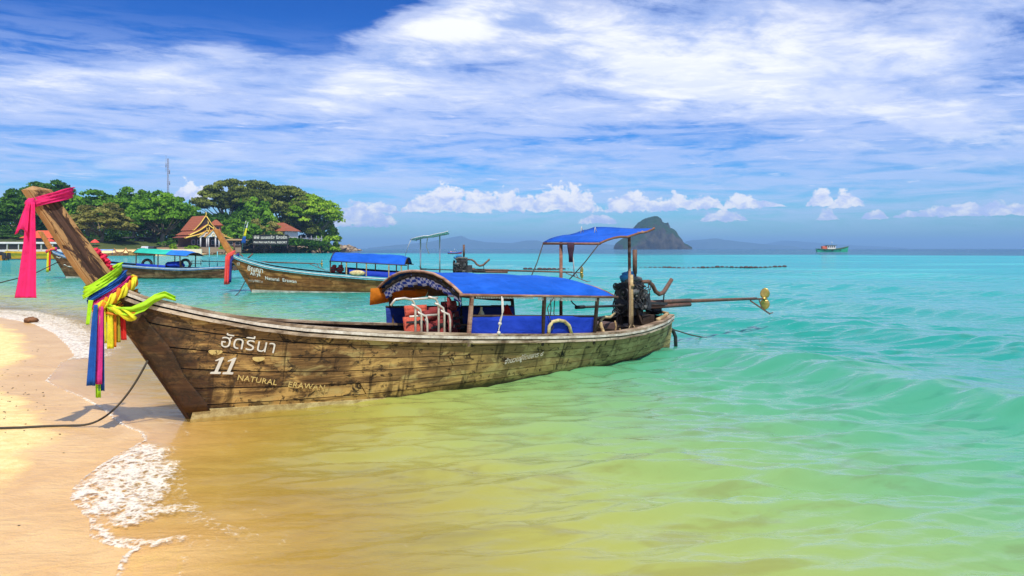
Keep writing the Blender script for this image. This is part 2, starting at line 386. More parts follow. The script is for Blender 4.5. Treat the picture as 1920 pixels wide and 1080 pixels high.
h = h*fade*np.clip(e, 0, 1)
h *= 1-.6*np.exp(-((x-3.2)**2+(y-15.2)**2)/1.6**2)          # the hull stills the water round the stern
# swash foam
foam = np.zeros_like(x)
def fdisc(px, py, rad, st=1.):
    global foam
    p = gnd(px, py); dd = np.hypot((x-p.x), (y-p.y)*.8)/rad; foam = np.maximum(foam, st*np.clip(1.25-dd, 0, 1))
def fline(pts, rad, st=1.):
    """foam along a wandering line, given by points on the picture's ground"""
    global foam
    q = [gnd(*p) for p in pts]
    for p0, p1 in zip(q[:-1], q[1:]):
        ex, ey = p1.x-p0.x, p1.y-p0.y; t = np.clip(((x-p0.x)*ex+(y-p0.y)*ey)/(ex*ex+ey*ey), 0, 1); dd = np.hypot(x-p0.x-t*ex, y-p0.y-t*ey)/rad; foam = np.maximum(foam, st*np.clip(1.3-dd, 0, 1))
fline([(268, 842), (215, 880), (165, 925)], .22); fline([(285, 850), (235, 905), (200, 955)], .26); fline([(305, 875), (275, 930), (245, 975)], .24, .95); fline([(150, 930), (185, 960), (260, 965), (350, 955)], .16, .8)
fline([(180, 985), (205, 1015), (290, 1022), (335, 1012)], .07, .9); fline([(330, 905), (345, 960), (400, 985), (470, 1010)], .16, .5); fline([(300, 1000), (420, 1030), (520, 1060)], .2, .35)
fline([(-90, 588), (0, 590), (60, 602), (100, 622), (128, 645), (148, 668)], .75); fline([(-60, 580), (40, 586), (100, 600), (150, 632), (175, 655)], .7, .9); fline([(-30, 570), (60, 574), (120, 592), (165, 612)], .9, .45)
edge = np.exp(-((e-.02)/.035)**2)*np.clip(1.6-y*.06, .35, 1)*(y < 30)*(.45+.9*vnoise(x*3, y*3, 4))
for off, st in ((.42, .5), (.95, .42), (1.7, .35)):
    ed = e-off-.25*(vnoise(x*1.1, y*1.1, 40+off)-.5); edge = np.maximum(edge, st*np.exp(-(ed/.05)**2)*(y < 26)*(vnoise(x*.8, y*.8, 50+off) > .5))
foam = np.clip(np.maximum(foam, edge), 0, 1)*(e > -.02)
lump = vnoise(x*9, y*9, 61, 3)*.6+vnoise(x*26, y*26, 62, 2)*.4
h += np.clip(foam-.35, 0, 1)*(lump-.25)*.07*(r < 14)
base_z = np.where(e > 0, .012*np.clip(e/.15, 0, 1), -.03-.3*np.clip(-e/2, 0, 1))
z = base_z+h*(e > 0); gnd_ = ground_z(e, y); z = np.where((e > 0) & (y < 60), np.maximum(z, gnd_+.004), z)
z = np.where(r > 9000, 0, z)
m, nt, out = newmat('sea_water'); P_ = poco(nt); X_, Y_, Z_ = xyz(nt, P_); ea = attr(nt, 'shore'); fo = attr(nt, 'foam')
big = noise(nt, P_, .16, 5, .6, .5)
bank = noise(nt, vec(nt, X_*.006, Y_*.02, 0.0), 1, 4, .55, .6)
dd = ea+(big-.5)*(ea*.28+.6).mi(9.0)
lg = (dd.mx(.02)).m('LOGARITHM', 10.0)                         # log10 of the distance off shore
t = (lg+.5)/3.5
body = ramp(nt, t, [(0.0, (.56, .34, .10)), (.17, (.45, .31, .055)), (.27, (.37, .37, .075)), (.335, (.22, .36, .11)), (.39, (.08, .32, .16)), (.45, (.016, .26, .20)),
                    (.56, (.010, .29, .27)), (.68, (.008, .32, .33)), (.80, (.008, .33, .36)), (1.0, (.01, .30, .36))])
body = mix(nt, (Y_+X_*.45+(bank-.5)*150).ss(235, 300), body, (.012, .075, .15))
rip = noise(nt, vec(nt, X_*.5, Y_*.5+X_*.16, 0.0), 1.0, 6, .65, .7)
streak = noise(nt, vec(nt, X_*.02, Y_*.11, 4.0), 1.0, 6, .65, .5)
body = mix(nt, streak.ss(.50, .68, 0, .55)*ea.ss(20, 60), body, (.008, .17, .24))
body = mix(nt, streak.ss(.48, .34, 0, .5)*ea.ss(25, 80)*(1.0-ea.ss(330, 480)), body, (.10, .55, .50))
rip_shade = noise(nt, vec(nt, X_*.9+Y_*.35, Y_*3.0-X_*.5, 2.0), 1.0, 6, .62, .9)              # dark dashes of the surface ripples, shade painted into the water colour
body = mix(nt, rip_shade.ss(.50, .66, 0, .34)*ea.ss(.6, 2.0)*(1.0-ea.ss(12, 26)), body, mix(nt, ea.ss(3, 9), (.20, .15, .03), (.02, .17, .10)))
clear = (ea*-.42).m('EXPONENT')                               # light left after the water column
foamn = noise(nt, P_, 22, 6, .7, .6); fv = voro(nt, P_, 26, 'DISTANCE_TO_EDGE'); fv2 = voro(nt, P_, 9, 'DISTANCE_TO_EDGE')
fmask = (fo*1.02+(foamn-.5)*1.7-fv*1.0-fv2*1.3-.02+(noise(nt, P_, 2.6, 5, .7, .8)-.5)*.6).ss(.22, .95, 0, .84)*fo.ss(.04, .60)
# small waves: near ones are real relief, the rest is carried by the normals
f1 = noise(nt, vec(nt, X_*1.1, Y_*3.6+X_*.5, 0.0), 2.6, 5, .6, .6); f2 = noise(nt, vec(nt, X_*.30, Y_*1.15+X_*.1, 0.0), 1.0, 6, .65, .6)
f3 = noise(nt, vec(nt, X_*.07, Y_*.26, 0.0), 1.0, 6, .68, .5)
hh = f1*.024+f1*.05*Y_.ss(10, 22)+f2*.30*Y_.ss(14, 40)+f3*1.3*Y_.ss(60, 140)
nrm = bump(nt, hh*ea.ss(0, 1.2), .7, .6)
fr = X(nt, node(nt, 'ShaderNodeFresnel', {'IOR': 1.33, 'Normal': nrm}).outputs[0])
fac = (fr*1.32).mi(Y_.ss(12, 60, .70, .42))*ea.ss(.1, 2.2, .30, 1.0)
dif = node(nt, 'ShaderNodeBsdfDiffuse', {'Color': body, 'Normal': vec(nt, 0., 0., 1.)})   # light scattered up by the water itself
tr = node(nt, 'ShaderNodeBsdfTransparent', {'Color': mix(nt, clear, (.80, .86, .55), (.985, .965, .92))})
ms1 = node(nt, 'ShaderNodeMixShader', {0: clear.ss(.12, 1.0)}); nt.links.new(dif.outputs[0], ms1.inputs[1]); nt.links.new(tr.outputs[0], ms1.inputs[2])
gl = node(nt, 'ShaderNodeBsdfGlossy', {'Color': (1, 1, 1, 1), 'Roughness': .04, 'Normal': nrm})
ms2 = node(nt, 'ShaderNodeMixShader', {0: fac}); nt.links.new(ms1.outputs[0], ms2.inputs[1]); nt.links.new(gl.outputs[0], ms2.inputs[2])
fd = node(nt, 'ShaderNodeBsdfDiffuse', {'Color': mix(nt, fv.ss(0, .25), (.76, .68, .52), (.80, .76, .68)), 'Normal': bump(nt, foamn+fv, .5, .015)})
ms3 = node(nt, 'ShaderNodeMixShader', {0: fmask}); nt.links.new(ms2.outputs[0], ms3.inputs[1]); nt.links.new(fd.outputs[0], ms3.inputs[2])
nt.links.new(ms3.outputs[0], out.inputs[0])
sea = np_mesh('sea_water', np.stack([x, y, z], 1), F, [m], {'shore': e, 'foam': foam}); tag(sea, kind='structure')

# ------------------------------------------------------------------ haze
hb = MB(); hb.box((0, 6000, 85), (30000, 17000, 176)); m, nt, out = newmat('haze')
pv = node(nt, 'ShaderNodeVolumePrincipled', {'Color': (.34, .62, 1, 1), 'Density': .00016, 'Anisotropy': 0.1}); nt.links.new(pv.outputs[0], out.inputs['Volume'])
tag(hb.build('haze', m), kind='stuff')

# ------------------------------------------------------------------ materials for the boats
hull_old = wood('hull_old', (.050, .026, .012), (.34, .19, .065), (.60, .38, .12), stain=1.0, green=.75, stem=True)
hull_varnish = wood('hull_varnish', (.10, .038, .010), (.30, .125, .030), (.42, .21, .06), stain=.45, rough=.5)
hull_brown = wood('hull_brown', (.07, .03, .012), (.20, .095, .04), (.36, .20, .09), stain=.5)
rail_wood = wood('rail_wood', (.10, .06, .035), (.33, .23, .14), (.52, .42, .30), stain=.45)
deck_wood = wood('deck_wood', (.09, .05, .03), (.22, .14, .08), (.35, .25, .15), stain=.4)
dark_wood = wood('dark_wood', (.02, .013, .008), (.05, .03, .02), (.09, .06, .04), stain=.5)
pole_wood = wood('pole_wood', (.20, .12, .05), (.42, .30, .14), (.55, .43, .22), stain=.25)
post_wood = wood('post_wood', (.10, .045, .03), (.28, .13, .08), (.42, .26, .18), stain=.3)
white_worn = plain('white_worn', (.62, .57, .48), .6, .3, 5, c2=(.30, .23, .16))
cream_worn = plain('cream_worn', (.60, .52, .25), .6, .3, 9, c2=(.30, .20, .07))
black_void = plain('black_void', (.018, .014, .010), .8)
steel = plain('steel', (.62, .62, .60), .32, .2, 20, metal=.85)
white_pipe = plain('white_pipe', (.58, .52, .44), .4, .25, 25, metal=.3)
iron = plain('iron', (.035, .033, .032), .5, .5, 15, bs=.4, metal=.15)
rust = plain('rust', (.14, .07, .045), .65, .5, 18, bs=.4)
brass = plain('brass', (.62, .40, .10), .32, .3, 14, metal=.8)
grime = plain('grime', (.10, .10, .09), .55, .6, 25, bs=.5)
bluecloth = plain('bluecloth', (.03, .20, .40), .85, .3, 20)
rubber = plain('rubber', (.015, .015, .016), .75, .3, 20)
rope_m = plain('rope', (.30, .22, .12), .9, .4, 60)
rope_w = plain('rope_white', (.55, .52, .46), .9, .3, 60)
rope_d = plain('rope_dark', (.06, .05, .035), .9, .4, 60)
teal_paint = plain('teal_paint', (.10, .38, .42), .5, .3, 9, c2=(.05, .22, .26))
def worn_paint(name, c, amt):
    m, nt, out = newmat(name); o = obco(nt); n1 = noise(nt, o, 38, 5, .7, .5); n2 = noise(nt, o, 9, 4, .6)
    d = node(nt, 'ShaderNodeBsdfDiffuse', {'Color': mix(nt, n2, tuple(v*.7 for v in c), c)}); t = nt.nodes.new('ShaderNodeBsdfTransparent'); mx = node(nt, 'ShaderNodeMixShader', {0: (n1*.7+n2*.3).ss(amt-.04, amt+.03)})
    nt.links.new(t.outputs[0], mx.inputs[1]); nt.links.new(d.outputs[0], mx.inputs[2]); nt.links.new(mx.outputs[0], out.inputs[0]); return m
paint_w = worn_paint('paint_white', (.80, .77, .66), .36); paint_y = worn_paint('paint_yellow', (.72, .54, .20), .44)
lining = plain('lining', (.16, .085, .04), .9, .4, 10)
def tarp(name, c, rough=.55, trans=.0, wr=.6):
    m, nt, out = newmat(name); o = obco(nt); x, y, z = xyz(nt, o)
    n1 = noise(nt, o, 1.6, 5, .6, .8); n2 = noise(nt, vec(nt, x*2, y*9, z*5), 2.2, 4, .6, .7); n3 = noise(nt, o, 60, 2, .5)
    cc = mix(nt, (n1*.7+n2*.3).ss(.3, .7), tuple(v*.72 for v in c), tuple(min(1, v*1.15+.01) for v in c))
    cc = mix(nt, noise(nt, o, 5, 6, .7).ss(.62, .8, 0, .35), cc, tuple(min(1, v*1.1+.09) for v in c))
    b = node(nt, 'ShaderNodeBsdfPrincipled', {'Base Color': cc, 'Roughness': rough+.15, 'Specular IOR Level': .15, 'Normal': bump(nt, n1*1.0+n2*.5+n3*.03, wr, .06)})
    if trans:
        t = node(nt, 'ShaderNodeBsdfTranslucent', {'Color': cc}); mx = node(nt, 'ShaderNodeMixShader', {0: trans})
        nt.links.new(b.outputs[0], mx.inputs[1]); nt.links.new(t.outputs[0], mx.inputs[2]); nt.links.new(mx.outputs[0], out.inputs[0])
    else: nt.links.new(b.outputs[0], out.inputs[0])
    MATS[name] = m; return m
blue_tarp = tarp('blue_tarp', (.002, .085, .46)); blue_panel = tarp('blue_panel', (.006, .035, .36), .5)
blue_dark = tarp('blue_dark', (.012, .035, .22), .5); orange_tarp = tarp('orange_tarp', (.80, .27, .02), .6, .45)
check_b = plain('check_blue', (.02, .07, .42), .8, .3, 30); check_w = plain('check_white', (.62, .66, .82), .8, .25, 30)
lace = plain('lace', (.75, .72, .66), .9, .3, 50)
green_tarp = tarp('green_tarp', (.02, .42, .30)); pale_awn = tarp('pale_awn', (.60, .72, .66)); white_cloth = plain('white_cloth', (.7, .7, .68), .8)
jack_r = plain('jack_red', (.24, .03, .028), .8, .5, 45, bs=.5); jack_o = plain('jack_orange', (.50, .085, .045), .8, .35, 45, bs=.5)

# prow post: bare tan edges, dark flaked side
def prow_mat(name, tan, dark):
    m, nt, out = newmat(name); o = obco(nt); x, y, z = xyz(nt, o); d = x+z*.607+.05
    gr = noise(nt, vec(nt, d*40, y*5, z*2.5), 1, 6, .65, .5); bl = noise(nt, vec(nt, d*9, y*4, z*3), 1, 8, .7, 1.2)
    t = mix(nt, gr.ss(.3, .7), tuple(v*.6 for v in tan), tan)
    dk = mix(nt, (gr*.8+bl*.4).ss(.42, .80), tuple(v*.35 for v in dark), tuple(v*2.0 for v in dark))
    k = (d+(bl-.5)*.5).ss(.020, .045)*(1.0-(d+(bl-.5)*.62+(z-1.7)*.02).ss(.215, .25))*(1.0-(z+(bl-.5)*.5).ss(2.52, 2.62))
    k = k.mx((bl+(1.7-z)*.25).ss(.60, .7)*(1.0-z.ss(1.9, 2.3)))
    cc = mix(nt, k, t, dk)
    cc = mix(nt, bl.ss(.70, .75, 0, .7), cc, (.42, .36, .28))
    principled(nt, out, {'Base Color': cc, 'Roughness': .7, 'Specular IOR Level': .3, 'Normal': bump(nt, gr*.5+bl*1.0+k*-.4, .7, .015)}); return m
prow_old = prow_mat('prow_old', (.44, .25, .10), (.045, .022, .014))
prow_new = plain('prow_new', (.42, .17, .035), .5, .3, 8, c2=(.28, .10, .02))

# ------------------------------------------------------------------ longtail boat
ip = np.interp
ZG = ([-1.0, -.75, -.55, 0, .58, 1.06, 1.68, 2.1, 2.6, 3.5, 4.9, 6, 6.7, 7.4, 7.9, 8.5, 9.2], [1.68, 1.54, 1.445, 1.285, 1.14, 1.05, .97, .92, .865, .785, .675, .605, .575, .58, .61, .645, .665])
BG = ([0, .08, .2, .5, 1.03, 1.25, 1.62, 2.57, 3.96, 5.4, 6.85, 7.84, 8.66, 9.05, 9.35, 9.6], [.05, .07, .14, .30, .44, .53, .66, .84, .99, 1.02, .96, .85, .66, .50, .33, .16])
BW = ([0, .3, .84, 1.56, 2.35, 3.2, 4.5, 6, 7, 7.8, 8.5, 9.0, 9.6], [.04, .10, .26, .49, .64, .70, .72, .70, .62, .48, .30, .14, .06])
from functools import lru_cache
def zg(s): return float(ip(s, *ZG))
def smooth_tab(t, d):   # soften the table's corners
    return float((ip(d-.25, *t)+ip(d, *t)*2+ip(d+.25, *t))/4) if d > .3 else float(ip(d, *t))
def hb_(s, z):
    g_ = zg(s); r_ = min(max(z/g_, 0), 1); p = .72
    b1 = smooth_tab(BG, s+.607*g_); b0 = smooth_tab(BW, s+.607*min(z, 0)*0 if z < 0 else max(s+.607*z*(1-r_)*.0, 0) if s > 0 else 0)
    d = s+.607*z
    b0 = smooth_tab(BW, max(min(s, d) if s > 0 else 0, 0)) if s > 0 else .04
    b = b0*(1-r_**p)+b1*r_**p
    b = min(b, .05+max(d, 0)*.62)
    if z < 0: b *= max(0, 1+z*1.3)
    return max(b, .03)
def S_(s, z, sg, off=0.): return Vector((s, -sg*(hb_(s, z)+off), z))   # sg=+1 is the side nearer the camera
STR = [-.30, .135, .30, .475, .65, .82, .955]
def s_start(wz):
    s = -.6
    for _ in range(20): s = -.607*max(wz*zg(s), 0)
    return s+.02
L_ = 9.18
def strake_pt(w_, t, sg, off): s0 = s_start(w_); s = s0+(L_-s0)*t; return S_(s, w_*zg(s) if w_ > 0 else w_*(.25+.75*min(max(s, 0)/2.5, 1)), sg, off)
def make_boat(name, label, org, ux, scale, st):
    rz = math.atan2(ux[1], ux[0]); root = empty(name, (org[0], org[1], 0), rz, scale); tag(root, label, 'longtail boat', st['group'])
    seed = random.Random(st['seed']); H = st['hull']; fine = st.get('fine', True)
    # inner shell that closes the gaps between planks
    mb = MB(); T = np.linspace(0, 1, 40)
    for sg in (1, -1):
        P = [[strake_pt(w_, t, sg, -.006) for t in T] for w_ in np.linspace(-.3, .985, 12)]; mb.grid(P if sg < 0 else P[::-1])
    mb.grid([[strake_pt(-.3, t, 1, -.006) for t in T], [Vector((strake_pt(-.3, t, 1, 0).x, 0, -.36 if t > .15 else -.36*t/.15)) for t in T], [strake_pt(-.3, t, -1, -.006) for t in T]])
    mb.grid([[S_(L_-.005, z*zg(L_), sg, -.01) for z in np.linspace(-.3, .985, 6)] for sg in (1, -1)], sm=False)
    mb.build('hull', st.get('inner', black_void), root)
    # planks, strake by strake
    for sg in (1, -1):
        for k in range(len(STR)-1):
            a, b = STR[k], STR[k+1]
            if sg > 0 and fine:
                cuts = sorted(seed.uniform(.18, .85) for _ in range(3)); cuts = [0]+[c for i, c in enumerate(cuts) if i == 0 or c-cuts[i-1] > .12]+[1]
            else: cuts = [0, 1]
            for c0, c1 in zip(cuts[:-1], cuts[1:]):
                off = .020+seed.uniform(0, .006); gp = .0055
                tt = np.linspace(c0+.0007, c1-.0007, max(4, int(34*(c1-c0)))); ws = np.linspace(a+gp, b-gp*1.0, 4)
                wav = [seed.uniform(-.002, .002) for _ in range(8)]
                rows = [[strake_pt(w_, t, sg, off+.003*math.sin(9*t+k*2)+wav[int(t*7.9)]*.5) for t in tt] for w_ in ws]
                lo = [[strake_pt(ws[0], t, sg, .0) for t in tt]]; hi = [[strake_pt(ws[-1], t, sg, .0) for t in tt]]
                m_ = MB(); rws = lo+rows+hi; 
                m_.grid([rws[i] for i in (range(len(rws)) if sg < 0 else range(len(rws)-1, -1, -1))], sm=False)
                endl = [r_[0] for r_ in rws]; endr = [r_[-1] for r_ in rws]
                m_.add(endl, [tuple(range(len(endl)))]); m_.add(endr, [tuple(range(len(endr)))[::-1]])
                m_.build('plank', H, root)
    # gunwale: cap board, white rubbing strip, lower rail
    ss_ = [s for s in np.linspace(-.74, L_+.02, 60)]
    def rail(nm, o_in, o_out, z_lo, z_hi, mat, s0=-.74, s1=L_+.02):
        for sg in (1, -1):
            m_ = MB(); R_ = []
            for s in np.linspace(s0, s1, 60):
                g_ = zg(s)
                R_.append([S_(s, g_, sg, o_in)+Vector((0, 0, z_lo)), S_(s, g_, sg, o_out)+Vector((0, 0, z_lo)), S_(s, g_, sg, o_out)+Vector((0, 0, z_hi)), S_(s, g_, sg, o_in)+Vector((0, 0, z_hi))])
            m_.grid(R_ if sg > 0 else [r_[::-1] for r_ in R_], sm=False, wrap=True); m_.add(R_[0], [(0, 1, 2, 3)]); m_.add(R_[-1], [(3, 2, 1, 0)])
            m_.build(nm, mat, root)
    rail('gunwale_cap', -.10, .050, .0, .032, st['rail']); rail('rubbing_strip', .012, .060, -.040, -.004, st['strip']); rail('lower_rail', .012, .045, -.100, -.060, st['rail'])
    # stem and prow post
    m_ = MB(); R_ = []; W_ = [.05, .16, .26, .38, .305, .265, .255]; O_ = [.035, .035, .035, .085, .11, .09, .085]; Zs = [-.08, .5, 1.0, 1.4, 1.8, 2.3, 2.60]
    for z, wd, of_ in zip(Zs, W_, O_):
        s0 = -.607*z-of_; hw = .068 if z > 1 else .055
        R_.append([Vector((s0, .018, z)), Vector((s0, -.018, z)), Vector((s0+.035, -hw+.012, z)), Vector((s0+.05, -hw+.012, z)), Vector((s0+.055, -hw, z)), Vector((s0+wd, -hw, z+.012)),
                   Vector((s0+wd, hw, z+.012)), Vector((s0+.055, hw, z)), Vector((s0+.05, hw-.012, z)), Vector((s0+.035, hw-.012, z))])
    m_.grid(R_[::-1], sm=False, wrap=True); t_ = R_[-1]; c_ = sum((p for p in t_), Vector())/10+Vector((.02, 0, .045))
    m_.add(t_+[c_], [(i, (i+1) % 10, 10) for i in range(10)]); m_.build('prow_post', st['prow'], root, bevel=.004 if fine else 0)
    # painted foot along the bottom of the bow
    m_ = MB(); R_ = []
    for s in np.linspace(-.03, st.get('foot', 2.45), 20):
        q_ = max(0, 1-s/st.get('foot', 2.45)); zl = -.05; zh = .012+.105*q_**.6; R_.append([S_(s, max(zl, 0), 1, .030)+Vector((0, 0, zl)), S_(max(s, .0), zh, 1, .034), S_(max(s, .0), zh, 1, .0)])
    m_.grid(R_[::-1], sm=False); m_.build('painted_foot', st['foot_m'], root, solid=.006)
    # decks, boards crosswise
    for s in np.arange(-.35, 2.7, .135):
        hw = hb_(s, zg(s)-.13)-.02; hw2 = hb_(s+.12, zg(s+.12)-.13)-.02; z0 = zg(s)-.11
        if hw < .05: continue
        m_ = MB(); m_.add([(s, -hw, z0), (s+.125, -hw2, zg(s+.12)-.11), (s+.125, hw2, zg(s+.12)-.11), (s, hw, z0), (s, -hw, z0-.02), (s+.125, -hw2, z0-.03), (s+.125, hw2, z0-.03), (s, hw, z0-.02)],
                          [(0, 1, 2, 3), (7, 6, 5, 4), (0, 4, 5, 1), (2, 6, 7, 3), (0, 3, 7, 4), (1, 5, 6, 2)]); m_.build('deck_board', deck_wood, root)
    m_ = MB(); m_.box((2.72, 0, .55), (.03, 1.5, .44)); m_.build('bulkhead', deck_wood, root)
    def plate(nm, s0, s1, z, mat):
        q = MB(); q.grid([[Vector((s, k*(hb_(s, z)-.03), z)) for k in (-1, 0, 1)] for s in np.linspace(s0, s1, 14)], sm=False); return q.build(nm, mat, root, solid=.03)
    plate('floor', 2.75, 8.7, .27, deck_wood); plate('stern_deck', 7.2, 8.95, .42, dark_wood)
    m_ = MB(); m_.box((6.75, 0, .55), (.05, 1.5, .14)); m_.build('thwart', dark_wood, root)
    return root
def text_on(root, body, size, s0, z0, slope, mat, nm='lettering', shear=0., bold=0., spacing=1., squash=1., dz=None):
    v, f = text_mesh(body, size, bold, shear, spacing=spacing)
    if not v: return
    out = []
    for (x, y, _) in v:
        s = s0+x*squash; z = z0+x*slope+y; out.append(tuple(S_(s, z, 1, .040)))
    m_ = MB(); m_.add(out, f); return m_.build(nm, mat, root, solid=.003)
def canopy(root, st, s0=3.22, s1=6.42, zc=(1.67, 1.50), ze=(1.385, 1.215), hw=1.06, fine=True):
    """barrel awning on posts"""
    sec = [(-1, 0), (-.82, .36), (-.62, .68), (-.40, .90), (-.18, .985), (0, 1), (.18, .985), (.40, .90), (.62, .68), (.82, .36), (1, 0)]
    ns = 26; R_ = []; Rn = random.Random(4)
    for i in range(ns):
        u = i/(ns-1); s = s0+(s1-s0)*u; c = zc[0]+(zc[1]-zc[0])*u; e_ = ze[0]+(ze[1]-ze[0])*u; row = []
        if u > .9: c -= (u-.9)*1.0
        for b, h_ in sec:
            sag = -.018*math.sin(u*PI*4)**2*(1-abs(b))-.02*(1-abs(math.cos(u*PI*5)))*(abs(b) > .3)+.006*Rn.uniform(-1, 1)
            row.append(Vector((s+(.0 if u < .5 else .0), -b*hw, e_+(c-e_)*h_+(sag if 0 < i < ns-1 else 0))))
        R_.append(row)
    def mi(i, j): return 0 if (st.get('two') is None or i > ns*.55) else 1
    m_ = MB(); m_.grid(R_, mi); m_.build('canopy', [st['canopy'], st.get('two') or st['canopy']], root, solid=.008)
    m_ = MB(); m_.grid([[p-Vector((0, 0, .014)) for p in r_] for r_ in R_[1:-1]]); m_.build('canopy_lining', lining, root)
    m_ = MB(); m_.tube(R_[0], .021, 6); m_.build('canopy_front_hoop', st['post'], root)
    m_ = MB(); m_.tube(R_[-1], .018, 6); m_.build('canopy_rear_hoop', st['post'], root)
    for b in (1, -1):
        m_ = MB(); m_.tube([Vector((s0-.03, -b*hw, ze[0]-.015)), Vector((s1+.08, -b*hw, ze[1]-.02))], .020, 6); m_.build('canopy_rail', st['post'], root)
    for i, s in enumerate(st['posts']):
        u = (s-s0)/(s1-s0); top = ze[0]+(ze[1]-ze[0])*u-.02
        for b in (1, -1):
            m_ = MB(); m_.beam((s, -b*(hb_(s, zg(s))-.03), zg(s)-.15), (s, -b*(hw-.02), top), .048, .048, up=(1, 0, 0)); m_.build('canopy_post', st['post'] if (b > 0 and i == 0) else st.get('post2', dark_wood), root, bevel=.006)
def cone_engine(root, s=8.15, fine=True):
    """the car engine on a swivel with its long propeller shaft: one part with sub-parts"""
    m_ = MB()
    m_.box((s, 0, 1.02), (.50, .34, .40)); m_.box((s+.02, 0, 1.27), (.46, .26, .16)); m_.box((s-.02, 0, .80), (.42, .28, .14), taper=1.1)
    m_.box((s+.34, 0, .98), (.24, .30, .30), taper=.8)
    for i in range(4): m_.cyl((s-.17+i*.115, -.14, 1.30), (s-.17+i*.115, -.22, 1.27), .022, 8)
    for i in range(7): m_.box((s-.2+i*.07, -.175, .95+.03*(i % 2)), (.035, .05, .2))
    eng = m_.build('engine', iron, root, bevel=.012)
    def sub(nm, mm, mat, **k): return mm.build(nm, mat, eng, **k)
    m_ = MB(); m_.box((s, 0, 1.37), (.40, .15, .06)); m_.tube([(s-.24, -.06, 1.38), (s-.1, -.09, 1.43), (s+.12, -.08, 1.42), (s+.25, -.03, 1.40)], .05, 8); sub('valve_cover', m_, grime, bevel=.01)
    m_ = MB()
    m_.sphere((s-.10, -.03, 1.50), .105, 12, 8, (1.3, 1, .7), .25, seed=3); m_.sphere((s-.24, -.03, 1.45), .075, 10, 8, (1, 1, .9), .25, seed=5); sub('air_filter_rag', m_, bluecloth)
    m_ = MB()
    for (pz, pr, dy_) in ((.93, .155, 0), (1.17, .085, -.10), (.78, .07, .10), (1.28, .06, .09)):
        m_.cyl((s-.30, dy_, pz), (s-.26, dy_, pz), pr, 20); m_.tube([(s-.33+.0, dy_+pr*math.cos(a), pz+pr*math.sin(a)) for a in np.linspace(0, 2*PI, 20)], .014, 5, cap=False)
        m_.cyl((s-.35, dy_, pz), (s-.30, dy_, pz), .03, 10)
    sub('pulley', m_, iron)
    m_ = MB(); m_.tube([(s-.335, .16*math.sin(a)-.04, 1.06+.24*math.cos(a)) for a in np.linspace(0, 2*PI, 24)], .011, 4, cap=False); sub('fan_belt', m_, rubber)
    m_ = MB()
    for i in range(5): m_.cyl((s-.22+i*.1, -.20, 1.06+.05*math.sin(i*2)), (s-.22+i*.1, -.25, 1.06+.05*math.sin(i*2)), .018+.006*(i % 2), 8)
    m_.cyl((s-.26, -.21, 1.17), (s-.06, -.21, 1.19), .055, 12); m_.cyl((s+.02, -.22, .88), (s+.2, -.22, .88), .05, 12); m_.box((s+.15, -.2, 1.15), (.12, .08, .12)); sub('alternator', m_, grime)
    rn = random.Random(3); m_ = MB()
    for i in range(9):
        a = Vector((s+rn.uniform(-.3, .3), -rn.uniform(.16, .25), rn.uniform(.8, 1.4))); b = Vector((s+rn.uniform(-.35, .35), -rn.uniform(.16, .27), rn.uniform(.75, 1.4)))
        m_.tube([a, (a+b)/2+Vector((rn.uniform(-.1, .1), -.06, rn.uniform(-.12, .1))), b], .010, 5)
    sub('hose', m_, rubber)
    m_ = MB(); m_.cyl((s+.10, -.02, 1.42), (s+.10, -.02, 1.98), .034, 10); m_.cyl((s+.10, -.02, 1.52), (s+.10, -.02, 1.98), .044, 10); sub('exhaust_stack', m_, rust)
    m_ = MB(); m_.tube([(s+.24, -.08, 1.36), (s+.42, -.10, 1.36), (s+.55, -.1, 1.28), (s+.64, -.1, 1.16), (s+.76, -.1, 1.10), (s+.90, -.1, 1.13), (s+1.02, -.1, 1.24), (s+1.17, -.1, 1.38)],
                       [.035, .04, .042, .042, .042, .045, .042, .040], 10); sub('exhaust_pipe', m_, rust)
    m_ = MB(); m_.cyl((s+.92, -.1, 1.10), (s+.94, -.06, .90), .014, 6); m_.beam((s+.3, -.1, .95), (s+1.0, -.1, .90), .05, .05); sub('bracket', m_, iron)
    m_ = MB(); m_.cyl((s-1.62, -.12, .97), (s-.25, -.12, .93), .022, 8); m_.cyl((s-1.66, -.12, .97), (s-1.44, -.12, .967), .032, 8); m_.tube([(s-1.62, -.12, .98), (s-1.72, -.1, 1.05), (s-1.76, -.1, 1.10)], .012, 5); sub('tiller', m_, iron)
    m_ = MB(); m_.cyl((s-.12, .2, .90), (s-.12, -.24, .90), .03, 10); m_.box((s-.05, -.23, .93), (.28, .05, .08)); sub('swivel', m_, iron)
    m_ = MB(); m_.cyl((s+.45, 0, .92), (s+4.95, 0, .815), .020, 8); m_.cyl((s+.50, 0, .945), (s+1.95, 0, .915), .042, 10); m_.cyl((s+1.95, 0, .912), (s+4.60, 0, .835), .030, 10)
    m_.cyl((s+.45, -.02, .855), (s+1.92, -.02, .835), .042, 10)
    m_.cyl((s+.42, 0, .93), (s+.55, 0, .93), .09, 12); sub('propeller_shaft', m_, rust)
    m_ = MB(); m_.beam((s+4.33, 0, .80), (s+5.22, 0, .44), .012, .035); m_.beam((s+4.72, 0, .80), (s+4.85, 0, .60), .012, .03); m_.beam((s+5.18, 0, .45), (s+5.36, 0, .46), .02, .02); sub('skeg', m_, rust)
    m_ = MB(); hx = s+4.98; m_.cyl((hx-.06, 0, .815), (hx+.06, 0, .812), .035, 10)
    for sg in (1, -1):
        P = []
        for i in range(9):
            t = i/8; rr2 = .03+.23*t; wd = .105*math.sin(PI*min(1, .18+t*.82))**.6+.004; tw = .7-.35*t
            row = [Vector((hx-math.sin(tw)*k*wd+.02*t, math.cos(tw)*k*wd*1.0, .812+sg*rr2)) for k in (-1, -.5, 0, .5, 1)]; P.append(row)
        m_.grid(P)
